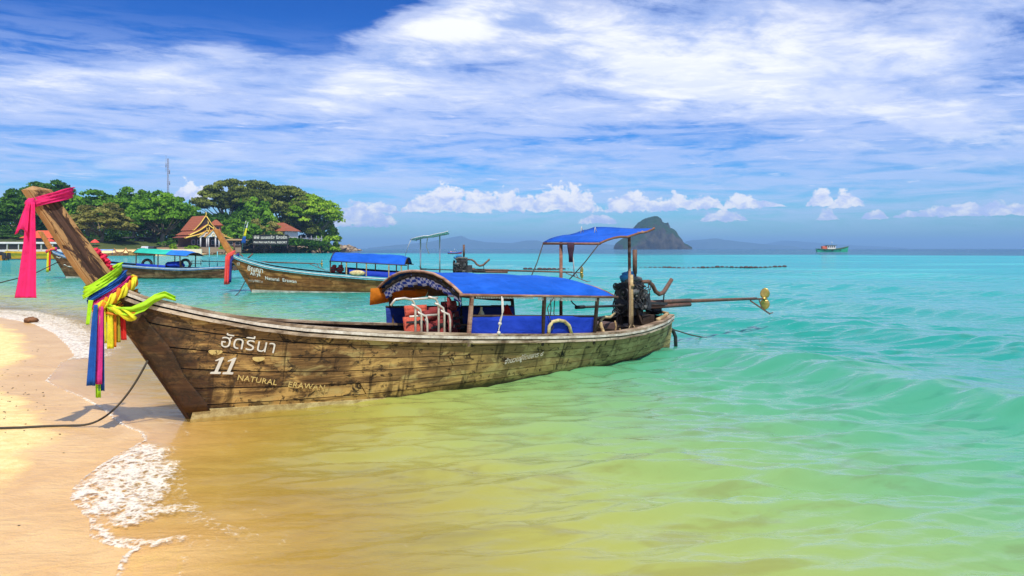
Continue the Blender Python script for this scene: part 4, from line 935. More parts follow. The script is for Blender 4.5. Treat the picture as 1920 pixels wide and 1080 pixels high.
a_ = wb(o2, 1.1, -.3, 0, .5); b_ = gnd(440, 556, 0); m_ = MB(); m_.tube([a_, a_.lerp(b_, .6)+Vector((0, 0, -.1)), b_], .02, 5); tag(m_.build('mooring_rope', rope_d), 'thin rope from the bow of boat 17 down into the water', 'rope')

# ---- the third boat, at the left
ST3 = dict(seed=21, hull=hull_brown, rail=plain('rail_blue', (.08, .22, .40), .5, .3), strip=plain('strip_grey', (.5, .55, .58), .6), prow=prow_new, foot_m=white_worn, group='wooden longtail boats', canopy=tarp('blue_tarp_b', (.015, .16, .55)), two=green_tarp, post=dark_wood, posts=(4.4, 5.6, 6.8), foot=4.0)
o3 = (-29.8, 49.5)
b3 = make_boat('longtail_boat', 'long brown longtail boat with green and blue canopy, half hidden behind the nearest prow', o3, Vector((1, -.02)), 1.2, ST3)
canopy(b3, ST3, 4.25, 7.2, (1.68, 1.52), (1.45, 1.26), .98); cone_engine(b3, 9.3)
for s0, s1, z0, z1 in ((-.45, -.15, 1.16, 1.12), (-.02, .62, .74, .60)):   # faint painted strokes, too worn to read
    m_ = MB(); m_.grid([[S_(s0+(s1-s0)*t, z0+(z1-z0)*t+dz_+.02*math.sin(t*9), 1, .04) for dz_ in (0, .035+.02*math.sin(t*14))] for t in np.linspace(0, 1, 12)]); m_.build('painted_mark', paint_w, b3, solid=.003)
m_ = MB(); m_.grid([[Vector((s, -(hb_(s, zg(s))-.02), zg(s)-.02+v*.17)) for v in (0, .5, 1)] for s in np.linspace(4.4, 6.0, 8)]); m_.build('side_cloth', blue_panel, b3, solid=.01)
m_ = MB(); m_.tube([(8.0, 0, .4), (8.0, 0, 1.75)], .03, 6); m_.tube([(8.45, 0, .4), (8.45, 0, 1.5)], .03, 6); m_.tube([(7.9, 0, 1.15), (8.5, 0, 1.15)], .02, 6); m_.build('awning_frame', teal_paint, b3)
m_ = MB(); m_.beam((7.2, -.4, .75), (7.2, -.4, 1.0), .03, .03); m_.beam((7.7, -.4, .75), (7.7, -.4, 1.0), .03, .03)
for z_ in (.85, .98): m_.beam((7.15, -.4, z_), (7.75, -.4, z_), .03, .03)
m_.build('stern_rack', iron, b3)
def torus(m_, c, R0, r0, ax, n=24, mi=0):
    ax = Vector(ax).normalized(); a_ = ax.orthogonal().normalized(); b_ = ax.cross(a_); c = Vector(c)
    m_.grid([[c+(a_*math.cos(t)+b_*math.sin(t))*(R0+r0*math.cos(q))+ax*(r0*math.sin(q)) for q in np.linspace(0, 2*PI, 9)[:-1]] for t in np.linspace(0, 2*PI, n+1)], mi, True, wrap=True)
for i, (s, lb) in enumerate(((4.85, 'black tyre fender propped upright at the front of the green canopy boat'), (6.95, 'black tyre fender at the rear post of the green canopy boat'))):
    m_ = MB(); torus(m_, (0, 0, 0), .30, .09, (0, 1, 0)); o = m_.build('tyre', rubber); o.location = wb(o3, 1.2, s, .80, .80); o.location.y -= .0; tag(o, lb, 'tyre', 'tyre fenders on the third boat')
m_ = MB(); m_.sphere((0, 0, 0), .5, 14, 8, (1.3, .6, .45), .25, seed=4); o = m_.build('tarpaulin_heap', blue_panel); o.location = wb(o3, 1.2, 6.3, .6, .78); tag(o, 'heap of crumpled blue tarpaulin under the green and blue canopy', 'tarpaulin')
tails('scarf', 'yellow and red scarf tied to the prow of the half hidden third boat', o3, 1.2, -.98, 1.50, [(0, yelc, .35, .12), (.10, redc, .42, .09)])
beads('garland', 'pink and orange garland bound round the third boat prow', [wb(o3, 1.2, -.9+.22*math.cos(a), .16*math.sin(a), 1.55+.08*math.cos(a)) for a in np.linspace(0, 2*PI, 12)], .10, [magc, orac, redpink], 16)
a_ = wb(o3, 1.2, -.8, 0, 1.2); b_ = gnd(-60, 545, 0); m_ = MB(); m_.tube([wb(o3, 1.2, -.55, 0, .9), gnd(60, 515, .6), b_], .03, 5); tag(m_.build('mooring_rope', rope_d), 'slack rope from the third boat bow out past the left edge', 'rope')

# ------------------------------------------------------------------ trees
def leaf_mat(name, dark, mid, light):
    m, nt, out = newmat(name); t = attr(nt, 'tint'); o = obco(nt); n = noise(nt, o, .35, 4, .6)
    inf = X(nt, node(nt, 'ShaderNodeObjectInfo').outputs['Random'])
    cc = ramp(nt, (t*.65+n*.35+inf*.12-.06).sat(), [(.12, dark), (.43, mid), (.74, light)])
    d = node(nt, 'ShaderNodeBsdfDiffuse', {'Color': cc}); tr = node(nt, 'ShaderNodeBsdfTranslucent', {'Color': cc}); mx = node(nt, 'ShaderNodeMixShader', {0: .35})
    nt.links.new(d.outputs[0], mx.inputs[1]); nt.links.new(tr.outputs[0], mx.inputs[2]); nt.links.new(mx.outputs[0], out.inputs[0]); return m
leafA = leaf_mat('leaf_dark', (.012, .035, .006), (.05, .13, .018), (.12, .26, .03))
leafB = leaf_mat('leaf_green', (.02, .06, .006), (.09, .22, .02), (.22, .42, .035))
leafC = leaf_mat('leaf_olive', (.07, .07, .016), (.21, .20, .05), (.38, .36, .09))
leafD = leaf_mat('leaf_lime', (.04, .09, .006), (.16, .32, .018), (.36, .54, .04))
leafE = leaf_mat('leaf_mixed', (.03, .045, .01), (.12, .155, .03), (.27, .31, .06))
bark = plain('bark', (.20, .16, .11), .9, .5, 3, bs=.6)
def crown_mesh(seed, R0, hgt, ncl, nleaf, leafsz, shape='dome', gap=.0):
    """leaf-sized quads gathered in clumps through a crown; base of the crown at z=0"""
    g = np.random.default_rng(seed); C_ = []
    while len(C_) < ncl:
        a = g.uniform(0, 2*PI); rr2 = g.uniform(.1, 1)**.55
        if shape == 'dome': zt = math.sqrt(max(0, 1-rr2**2)); zc = zt*g.uniform(.45, 1.0) if g.random() < .8 else zt*g.uniform(0, .5)
        elif shape == 'umbrella': zt = (1-rr2**2.2)*.75+.25; zc = zt*g.uniform(.78, 1.0) if g.random() < .6 else zt*g.uniform(.15, .8)
        else: zt = math.sqrt(max(0, 1-rr2**2)); zc = zt*g.uniform(.1, 1)
        k = 1+.16*math.sin(a*3+seed)+.09*math.sin(a*5+seed*2)
        C_.append((rr2*k*math.cos(a)*R0, rr2*k*math.sin(a)*R0, zc*hgt*(1+.08*math.sin(a*2+seed*3))))
    C_ = np.array(C_); rad = g.uniform(.16, .30, ncl)*R0; ct = g.uniform(0, 1, ncl)
    ci = g.integers(0, ncl, nleaf); d = g.normal(size=(nleaf, 3)); d /= np.linalg.norm(d, axis=1)[:, None]; d[:, 2] = np.abs(d[:, 2])*.9-.25
    flat = .45 if shape == 'umbrella' else .7
    p = C_[ci]+d*(rad[ci]*g.uniform(.45, 1.05, nleaf))[:, None]*np.array([1, 1, flat])
    nrm = d*.55+g.normal(size=(nleaf, 3))*.45+np.array([0, 0, .35]); nrm /= np.linalg.norm(nrm, axis=1)[:, None]
    t1 = np.cross(nrm, g.normal(size=(nleaf, 3))); t1 /= np.linalg.norm(t1, axis=1)[:, None]; t2 = np.cross(nrm, t1)
    sz = (leafsz*g.uniform(.55, 1.3, nleaf))[:, None]
    V = np.stack([p-t1*sz-t2*sz*.55, p+t1*sz*.7-t2*sz*.8, p+t1*sz+t2*sz*.5, p-t1*sz*.6+t2*sz*.8], 1).reshape(-1, 3)
    Fc = np.arange(nleaf*4).reshape(-1, 4); tint = np.repeat(np.clip(ct[ci]*.75+g.uniform(-.12, .3, nleaf)+.05, 0, 1), 4)
    return V, Fc, tint, C_, rad
def tree(kind, name, label, cat, seed, R0, hgt, trunk_h, mat, shape, ncl, nleaf, leafsz, lean=.15, group=None, limbs=14):
    root = empty(name); tag(root, label, cat, group)
    V, Fc, tint, C_, rad = crown_mesh(seed, R0, hgt, ncl, nleaf, leafsz, shape); V = V+np.array([0, 0, trunk_h])
    np_mesh('crown', V, Fc, [mat], {'tint': tint}, smooth=False, parent=root)
    m_ = MB(); rn = random.Random(seed); r0 = R0*.055+.12; fork = Vector((rn.uniform(-lean, lean)*trunk_h, rn.uniform(-lean, lean)*trunk_h, trunk_h*.62))
    m_.tube([(0, 0, -1.5), (0, 0, 0), fork*.5+Vector((.1, .05, 0)), fork], [r0*1.5, r0*1.15, r0*.9, r0*.7], 8)
    idx = rn.sample(range(len(C_)), min(limbs, len(C_)))
    for i in idx:
        c = Vector(C_[i])+Vector((0, 0, trunk_h)); a = fork.lerp(c, .4)+Vector((0, 0, -.10*hgt)); m_.tube([fork*rn.uniform(.75, 1), a, c+Vector((0, 0, -rad[i]*.3))], [r0*.5, r0*.3, r0*.08], 6)
    m_.build('trunk', bark, root); return root
# prototypes (each one also stands in the scene)
TK = {
 'dome': lambda l, mt, sd: tree('d', 'broadleaf_tree', l, 'tree', sd, 8.0, 9.0, 5.0, mt, 'dome', 90, 10500, .34, group=GT),
 'umb': lambda l, mt, sd: tree('u', 'rain_tree', l, 'tree', sd, 10.5, 8.5, 10.0, mt, 'umbrella', 125, 14500, .33, lean=.06, group=GT, limbs=22),
 'bush': lambda l, mt, sd: tree('b', 'shrub', l, 'shrub', sd, 3.0, 3.0, .6, mt, 'full', 26, 2200, .20, group='shrubs along the headland shore', limbs=5)}
GT = 'trees on the headland'
def place_tree(kind, label, mt, sd, px, top, wpx, Y, base=None, sy=1.):
    t = TK[kind](label, mt, sd); R0, H0 = {'dome': (8.8, 14.4), 'umb': (11.8, 19.0), 'bush': (3.2, 3.7)}[kind]
    X0 = (px-CX)/FPX*Y; z0 = gz(X0, Y)-.2 if base is None else base; zt = CAMZ+(HY-top)/FPX*Y
    sx = wpx/FPX*Y/(2*R0); t.location = (X0, Y, z0); t.scale = (sx, sx*sy, (zt-z0)/H0); t.rotation_euler = (0, 0, sd*1.3); return t
TR = [
 ('dome', 'dark green tree at the far left edge behind the yellow ferry', leafA, 1, -14, 372, 110, 285),
 ('dome', 'dark tree right behind the pink sash, left of the nearest prow', leafA, 2, 42, 352, 95, 262),
 ('umb', 'darkest tall tree whose top rises behind the head of the nearest prow', leafA, 3, 92, 336, 110, 300),
 ('dome', 'broad green tree just right of the nearest prow', leafB, 4, 166, 346, 120, 280),
 ('dome', 'olive yellow tree low on the beach, right of the nearest prow', leafC, 5, 190, 381, 112, 240),
 ('dome', 'green tree between the olive tree and the radio mast', leafB, 6, 252, 352, 105, 275),
 ('dome', 'bright green tree directly under the radio mast', leafB, 7, 303, 356, 120, 262),
 ('dome', 'dark bluish green tree left of the tiled pavilion', leafA, 8, 348, 384, 80, 272),
 ('dome', 'dark shaded tree behind the parked cars', leafA, 9, 290, 398, 120, 290),
 ('umb', 'grey green spreading tree right behind the tiled pavilion', leafE, 10, 428, 336, 118, 330),
 ('umb', 'tallest spreading tree in the middle of the headland grove', leafE, 11, 482, 333, 140, 350),
 ('umb', 'wide spreading olive tree above the red roofed house', leafE, 12, 532, 345, 150, 352),
 ('umb', 'bright lime green tree at the seaward end of the grove', leafD, 13, 580, 362, 118, 350),
 ('dome', 'round fresh green tree inside the grove below the tallest crown', leafB, 14, 478, 368, 90, 325),
 ('dome', 'round dark green tree low in the grove under the wide olive crown', leafE, 27, 556, 384, 84, 348),
 ('dome', 'olive tree overhanging the black resort sign', leafC, 15, 492, 408, 84, 312),
 ('dome', 'fresh green tree with the feather flag in front of it', leafB, 16, 452, 404, 78, 300),
 ('dome', 'dark green tree at the tip of the grove over the rocks', leafD, 17, 604, 402, 58, 356),
 ('dome', 'dark tree filling the gap behind the tiled pavilion', leafA, 18, 392, 396, 90, 320),
 ('dome', 'dark tree well beyond the left edge of the bay', leafA, 31, -130, 368, 130, 270),
 ('dome', 'green tree farther along the bay to the left', leafB, 32, -250, 360, 130, 255),
 ('dome', 'tall dark tree farthest along the bay to the left', leafA, 33, -380, 352, 150, 250),
 ('dome', 'olive tree by the far left end of the bay', leafC, 34, -520, 362, 150, 230),
 ('bush', 'light green bush low at the seaward end of the grove', leafD, 19, 600, 432, 64, 345),
 ('bush', 'small green bush right of the resort sign', leafB, 20, 622, 440, 34, 348),
 ('bush', 'green bush in front of the tiled pavilion porch', leafB, 21, 412, 440, 40, 262),
 ('bush', 'dark bush beside the dark van', leafA, 22, 312, 446, 34, 250),
 ('bush', 'dark bush behind the left red umbrella', leafA, 23, 140, 440, 60, 250),
 ('bush', 'dark bush behind the right red umbrella', leafA, 24, 215, 442, 70, 250),
 ('bush', 'dark bush at the far left behind the ferry roof', leafA, 25, 20, 436, 90, 250),
]
for a_ in TR: place_tree(*a_)
# dense growth seen between the trunks
V, Fc, tint, _, _ = crown_mesh(77, 1, 1, 200, 60, .1)
g_ = np.random.default_rng(8); N_ = 42000
px_a = g_.uniform(-120, 612, N_); Ya = g_.uniform(300, 385, N_); Xa = (px_a-CX)/FPX*Ya; top = np.interp(px_a, [-120, 40, 100, 250, 330, 380, 450, 500, 540, 590, 612], [385, 380, 372, 376, 385, 400, 402, 425, 444, 450, 452])
za = 3.5+g_.uniform(0, 1, N_)**.8*np.maximum((HY-top)/FPX*Ya-2, .5)*(.75+.45*vnoise(Xa*.12, Ya*.12, 5))
P_a = np.stack([Xa, Ya, za], 1); nr = g_.normal(size=(N_, 3)); nr /= np.linalg.norm(nr, axis=1)[:, None]; t1 = np.cross(nr, g_.normal(size=(N_, 3))); t1 /= np.linalg.norm(t1, axis=1)[:, None]; t2 = np.cross(nr, t1); q_ = .55
V = np.stack([P_a-t1*q_-t2*q_*.5, P_a+t1*q_*.8-t2*q_*.7, P_a+t1*q_+t2*q_*.6, P_a-t1*q_*.6+t2*q_*.8], 1).reshape(-1, 3)
tag(np_mesh('undergrowth', V, np.arange(N_*4).reshape(-1, 4), [leafA], {'tint': np.repeat(g_.uniform(0, .6, N_), 4)}, smooth=False), kind='stuff')

# ------------------------------------------------------------------ buildings
roof_or = plain('roof_tiles', (.30, .08, .03), .7, .35, 2.5, bs=.4); roof_dk = plain('roof_dark', (.22, .055, .03), .7, .35, 2.5)
gold = plain('gold_trim', (.75, .50, .08), .5, .2, 5); darkwall = plain('timber_wall', (.055, .03, .025), .8, .4, 3); white_wall = plain('white_wall', (.70, .68, .64), .7, .15, 2)
col_w = plain('white_column', (.55, .53, .50), .6, .2, 4); glass_d = plain('dark_glass', (.02, .025, .03), .15, .3, 3); mauve = plain('mauve_trim', (.45, .36, .42), .6, .2, 4)
def gable(m_, c, L, Wd, h, mi=0, th=.18, over=.0):
    """roof with its ridge along y and two slopes; c is the middle of the eaves"""
    c = Vector(c)
    for sg in (1, -1): m_.add([c+Vector(q) for q in ((0, -L/2, h), (0, L/2, h), (sg*Wd/2, L/2, 0), (sg*Wd/2, -L/2, 0), (0, -L/2, h-th), (0, L/2, h-th), (sg*Wd/2, L/2, -th), (sg*Wd/2, -L/2, -th))],
                              [(0, 1, 2, 3), (7, 6, 5, 4), (0, 3, 7, 4), (1, 5, 6, 2), (2, 6, 7, 3)], mi)
def bargeboard(par, c, Wd, h, mat, tip=1.1, wd=.28, nm='bargeboard'):
    c = Vector(c); m_ = MB()
    for sg in (1, -1):
        P = [c+Vector((sg*Wd/2*1.06, 0, -.25)), c+Vector((sg*Wd/2, 0, 0)), c+Vector((sg*Wd*.24, 0, h*.45)), c+Vector((0, 0, h+.12))]
        m_.tube(P, [wd*.3, wd, wd, wd], 4, flat=.5); m_.tube([P[0], P[0]+Vector((sg*.35, 0, .45))], [wd*.5, .04], 4)
    m_.tube([c+Vector((0, 0, h)), c+Vector((0, -.15, h+tip*.5)), c+Vector((0, .12, h+tip))], [wd*.8, wd*.5, .05], 5); m_.build(nm, mat, par)
def slopes(par, c, L, Wd, h, mat, rows=7):
    """tiled slopes: every course of tiles is a strip of its own with a step"""
    c = Vector(c)
    for sg in (1, -1):
        for k in range(rows):
            u0, u1 = k/rows, (k+1)/rows+.02; m_ = MB(); z0, z1 = h*(1-u0)+.05, h*(1-u1)+.12
            a = [Vector((sg*Wd/2*u0, -L/2, z0)), Vector((sg*Wd/2*u0, L/2, z0)), Vector((sg*Wd/2*u1, L/2, z1)), Vector((sg*Wd/2*u1, -L/2, z1))]
            m_.add([c+p for p in a]+[c+p-Vector((0, 0, .14)) for p in a], [(0, 1, 2, 3), (7, 6, 5, 4), (0, 3, 7, 4), (1, 5, 6, 2), (2, 6, 7, 3)]); m_.build('tile_course', mat, par)
Yp = 236.; k_ = Yp/FPX; pc = at(382, 466, Yp); zb = 2.4
pav = empty('pavilion', (pc.x, Yp, zb), R(50)); tag(pav, 'Thai style pavilion with tiered orange tiled roof and gold gable edges', 'pavilion')
m_ = MB(); m_.box((0, 3, 1.6), (9.5, 9, 3.6)); m_.build('wall', darkwall, pav)
for (c, L, Wd, h, mt, rows) in (((0, 3.0, 5.4), 9.0, 7.6, 4.6, roof_or, 8), ((0, 2.0, 3.9), 9.6, 11.4, 3.2, roof_or, 8), ((0, 1.0, 3.0), 9.0, 14.6, 2.2, roof_dk, 6)):
    slopes(pav, c, L, Wd, h, mt, rows)
    m_ = MB(); cc = Vector(c); m_.add([cc+Vector((-Wd/2*.93, -L/2+.25, 0)), cc+Vector((Wd/2*.93, -L/2+.25, 0)), cc+Vector((0, -L/2+.25, h*.96)), cc+Vector((-Wd/2*.93, -L/2+.4, 0)), cc+Vector((Wd/2*.93, -L/2+.4, 0)), cc+Vector((0, -L/2+.4, h*.96))],
                                        [(0, 1, 2), (5, 4, 3), (0, 3, 4, 1)]); m_.build('gable_wall', darkwall, pav)
    bargeboard(pav, (c[0], c[1]-L/2, c[2]), Wd, h, gold, 1.3)
for (cx_, cy_, W_, h_) in ((-.9, -3.6, 5.2, 2.0), (.9, -4.4, 5.2, 2.3)):
    slopes(pav, (cx_, cy_+1.2, 3.3), 2.6, W_, h_, roof_or, 3); bargeboard(pav, (cx_, cy_-.15, 3.3), W_, h_, gold, .9, .22)
    m_ = MB(); m_.add([(cx_-W_/2*.9, cy_, 3.3), (cx_+W_/2*.9, cy_, 3.3), (cx_, cy_, 3.3+h_*.93), (cx_-W_/2*.9, cy_+.12, 3.3), (cx_+W_/2*.9, cy_+.12, 3.3), (cx_, cy_+.12, 3.3+h_*.93)], [(0, 1, 2), (5, 4, 3), (0, 3, 4, 1)]); m_.build('pediment', white_wall, pav)
    m_ = MB(); torus(m_, (cx_, cy_-.05, 3.9), .42, .10, (0, 1, 0), 16); m_.build('pediment_ring', gold, pav)
for x_ in (-3.2, -1.2, -.6, 1.7, 2.9): m_ = MB(); m_.cyl((x_, -4.2, -.6), (x_, -4.2, 3.3), .20, 10); m_.box((x_, -4.2, 3.2), (.55, .55, .25)); m_.build('column', col_w, pav)
for x_ in (-4.2, -2.4, 2.2, 3.9): m_ = MB(); m_.box((x_, -1.56, 1.6), (1.1, .08, 1.5)); w_ = m_.build('window', mauve, pav); m_ = MB(); m_.box((x_, -1.62, 1.6), (.85, .06, 1.25)); m_.build('pane', glass_d, w_)
m_ = MB(); m_.box((0, 0, -.4), (14, 12, 1.0)); m_.build('plinth', plain('plinth', (.20, .16, .13), .8), pav)
def house(name, label, px, Y, zb, Wd, D_, h, rh, wall, roof, rz=0., hip=.5, wins=3, storeys=1):
    c = at(px, 466, Y); o = empty(name, (c.x, Y, zb), rz); tag(o, label, name.split('_')[-1] if 'house' not in name else 'house'); m_ = MB(); m_.box((0, 0, h/2), (Wd, D_, h)); m_.build('wall', wall, o)
    W2, D2 = Wd/2+.8, D_/2+.8; hx = W2*hip; rows = 6
    for k in range(rows):
        u0, u1 = k/rows, (k+1)/rows+.03
        def rect(u, z): xx = hx+(W2-hx)*u; yy = D2*u+.02; return [Vector((-xx, -yy, z)), Vector((xx, -yy, z)), Vector((xx, yy, z)), Vector((-xx, yy, z))]
        a = rect(u0, h+rh*(1-u0)+.05); b = rect(u1, h+rh*(1-u1)+.10); m_ = MB(); m_.add(a+b, [(0, 4, 5, 1), (1, 5, 6, 2), (2, 6, 7, 3), (3, 7, 4, 0)], 0); m_.build('tile_course', roof, o, solid=.12)
    for st_ in range(storeys):
        for i in range(wins):
            x_ = -Wd/2+Wd*(i+.5)/wins; z_ = h/storeys*(st_+.55); m_ = MB(); m_.box((x_, -D_/2-.04, z_), (Wd/wins*.6, .08, h/storeys*.55)); w_ = m_.build('window', mauve, o); m_ = MB(); m_.box((x_, -D_/2-.09, z_), (Wd/wins*.5, .06, h/storeys*.45)); m_.build('pane', glass_d, w_)
    return o
house('resort_house', 'two storey house with bright orange red roof between the trunks of the grove', 527, 318, 4.2, 11.5, 8, 5.2, 3.6, white_wall, roof_or, R(-24), .25, 4, 2)
house('small_house', 'small red roofed house showing just right of the pavilion ridge', 405, 290, 5, 3.6, 3.6, 6.0, 2.2, plain('brick_red', (.42, .10, .05), .8), roof_or, R(15), .1, 2, 2)
house('beach_house', 'low building with a wide red roof seen left of the nearest prow', 84, 238, 2.3, 9.5, 6, 3.0, 2.4, darkwall, plain('roof_red', (.62, .10, .03), .7, .3, 2), 0, .4, 3)
house('beach_hut', 'open beach hut with a flat tan roof right of the pavilion', 443, 262, 2.6, 5.2, 4, 2.2, .5, darkwall, plain('thatch', (.42, .28, .14), .9, .3, 3), 0, .8, 2)
house('dark_shed', 'dark shed in the shade behind the white pickup', 258, 262, 2.4, 8, 5, 3.2, .5, darkwall, plain('shed_roof', (.05, .045, .05), .8), 0, .8, 3)
# deck with lattice railing at the point
c = at(572, 466, 335); dk = empty('terrace', (c.x, 335, 4.4)); tag(dk, 'raised timber terrace with white lattice railing under the end trees', 'terrace')
m_ = MB(); m_.box((0, 0, .8), (17, 5, .25)); m_.build('floor', darkwall, dk); lat = plain('lattice', (.45, .45, .50), .7)
for i in range(8): m_ = MB(); m_.box((-8.2+i*2.33, -2.3, 1.4), (.22, .22, 3.9)); m_.build('post', lat, dk)
for i in range(7):
    x_ = -8.2+i*2.33; m_ = MB(); m_.beam((x_, -2.4, 1.05), (x_+2.33, -2.4, 2.15), .09, .13); m_.beam((x_, -2.45, 2.15), (x_+2.33, -2.45, 1.05), .09, .13); m_.beam((x_, -2.4, 2.25), (x_+2.33, -2.4, 2.25), .1, .14); m_.build('lattice_panel', lat, dk)
# the resort sign
c = at(507, 466, 280); sg = empty('resort_sign', (c.x, 280, 3.0), 0); tag(sg, 'long black two line sign board with white Thai and English lettering on the shore', 'sign')
blk_b = plain('board_black', (.015, .014, .015), .6)
for z0, body, sz in ((3.3, 'พีพี เนเชอรัล รีสอร์ท', 2.0), (1.35, 'PHI PHI NATURAL RESORT', 1.45)):
    m_ = MB(); m_.box((0, .1, z0), (13.6, .2, 1.85)); bd = m_.build('board', blk_b, sg); v, f = text_mesh(body, sz, .02, 0, 'CENTER'); xs = [p[0] for p in v] or [0]; k2 = 12.6/max(.1, max(xs)-min(xs)); ys = [p[1] for p in v] or [0]
    cy_ = (max(ys)+min(ys))/2; cx_ = (max(xs)+min(xs))/2; m_ = MB(); m_.add([((p[0]-cx_)*k2, -.03, z0+(p[1]-cy_)*min(k2, 1.5/(max(ys)-min(ys)))) for p in v], f); m_.build('lettering', paint_w, bd, solid=.02)
for x_ in (-6.4, 0, 6.4): m_ = MB(); m_.box((x_, .3, 1.6), (.3, .3, 5.0)); m_.build('post', darkwall, sg)
# hedges and planters before the pavilion
for px, wd, lb in ((325, 16, 'small clipped lime green hedge left of the pavilion steps'), (361, 30, 'long clipped lime green hedge before the pavilion'), (425, 26, 'low green hedge right of the pavilion below the beach hut')):
    Y = 226; c = at(px, 466, Y); V, Fc, tint, _, _ = crown_mesh(px, 1, 1, 60, 2600, .10, 'full'); V = V*np.array([wd/FPX*Y/2.3, 1.1, 1.7]); h_ = np_mesh('hedge', V, Fc, [leafD], {'tint': tint}, smooth=False); h_.location = (c.x, Y, 1.6); tag(h_, lb, 'hedge', 'clipped hedges before the pavilion')
m_ = MB(); c = at(372, 466, 227.5); m_.box((c.x, 228, 1.6), (26, .4, 1.5)); tag(m_.build('garden_wall', plain('garden_wall', (.28, .19, .12), .8)), 'low brown retaining wall behind the clipped hedges', 'wall')
m_ = MB(); c = at(328, 466, 219); m_.box((0, 0, .6), (16, .5, 1.7)); o = m_.build('beach_wall', plain('sea_wall', (.70, .60, .42), .8)); o.location = (c.x, 219, .4); tag(o, 'long pale sea wall standing on the beach before the pavilion', 'wall')
# radio mast
mt_ = plain('mast_metal', (.20, .18, .20), .5, .3, 2, metal=.4)
c = at(315, 466, 330); zt = CAMZ+(HY-297)/FPX*330; tw = empty('radio_mast', (c.x, 330, 3)); tag(tw, 'slender lattice radio mast standing above the trees', 'mast')
hh_ = zt-3
m_ = MB()
for k in range(3): a = 2*PI*k/3; m_.cyl((.42*math.cos(a), .42*math.sin(a), 0), (.34*math.cos(a), .34*math.sin(a), hh_), .07, 5)
m_.build('leg', mt_, tw)
m_ = MB(); n_ = 44
for i in range(n_):
    for k in range(3): a, b = 2*PI*(k+i % 2)/3, 2*PI*(k+1+i % 2)/3; m_.beam((.4*math.cos(a), .4*math.sin(a), hh_*i/n_), (.4*math.cos(b), .4*math.sin(b), hh_*(i+1)/n_), .05, .05)
m_.build('bracing', mt_, tw)
for z_, dx_ in ((hh_-6, .7), (hh_-11, .75), (hh_-16, .7), (hh_-3, -.9), (hh_-20, .6)): m_ = MB(); m_.cyl((dx_, 0, z_-.9), (dx_, 0, z_+.9), .16, 8); m_.beam((0, 0, z_), (dx_, 0, z_), .08, .08); m_.build('antenna', mt_, tw)
m_ = MB(); m_.cyl((-.9, 0, hh_-6), (-.9, 0, hh_+1.5), .05, 5); m_.beam((-.9, 0, hh_-5), (0, 0, hh_-5), .06, .06); m_.build('whip_antenna', mt_, tw)
# slender towers at the point
for i, (px, tp, lb) in enumerate(((634, 428, 'taller thin grey mast at the tip of the headland'), (628, 440, 'shorter grey post beside the thin mast at the headland tip'))):
    Y = 372; c = at(px, 466, Y); z0 = max(gz(c.x, Y), .6); zt = CAMZ+(HY-tp)/FPX*Y; m_ = MB(); m_.tube([(0, 0, -.5), (0, 0, (zt-z0)*.75), (0, 0, zt-z0)], [.55, .25, .07], 6)
    for z_ in (2, 3.4): m_.box((0, 0, z_), (1.3, .5, .15))
    o = m_.build('thin_mast', plain('mast_grey', (.42, .47, .56), .6)); o.location = (c.x, Y, z0); tag(o, lb, 'mast', 'masts at the headland tip')
# feather flag, umbrellas
c = at(458, 466, 255); ff = empty('feather_flag', (c.x, 255, 2.6)); tag(ff, 'feather flag, white, yellow and blue, on the shore right of the pavilion', 'flag')
m_ = MB(); m_.tube([(-.6, 0, -1), (-.4, 0, 4), (.1, 0, 7.2), (.7, 0, 9.0)], .06, 6); m_.build('pole', steel, ff)
for z0, z1, mt, nm in ((1.2, 3.6, bluec, 'blue_panel'), (3.6, 6.4, yelc, 'yellow_panel'), (6.4, 8.6, white_cloth, 'white_panel')):
    m_ = MB(); m_.grid([[Vector((-.55+(z**1.6)*.032-.0+k*(1.7-.19*z)*-1+.9, .1*math.sin(z+k*3), z)) for k in (0, .33, .66, 1)] for z in np.linspace(z0, z1, 6)]); m_.build(nm, mt, ff, solid=.03)
umb = plain('umbrella_red', (.80, .06, .04), .7, .3, 3)
for i, (px, tp, wd, lb) in enumerate(((92, 447, 21, 'larger red beach umbrella left of the nearest prow'), (178, 449, 16, 'smaller red beach umbrella right of the nearest prow'))):
    Y = 226; c = at(px, 466, Y); zt = CAMZ+(HY-tp)/FPX*Y; r_ = wd/FPX*Y/2; u_ = empty('beach_umbrella', (c.x, Y, zt)); tag(u_, lb, 'umbrella', 'red umbrellas on the beach')
    m_ = MB(); P = []
    for k in range(5): t = k/4; P.append([Vector((r_*t*math.cos(a)*(1-.06*(j % 2)), r_*t*math.sin(a)*(1-.06*(j % 2)), -.95*t**1.5)) for j, a in enumerate(np.linspace(0, 2*PI, 17)[:-1])])
    m_.grid(P, wrap=True, sm=False); m_.build('canopy', umb, u_, solid=.03); m_ = MB(); m_.cyl((0, 0, .2), (0, 0, -2.9), .05, 6); m_.build('pole', steel, u_)
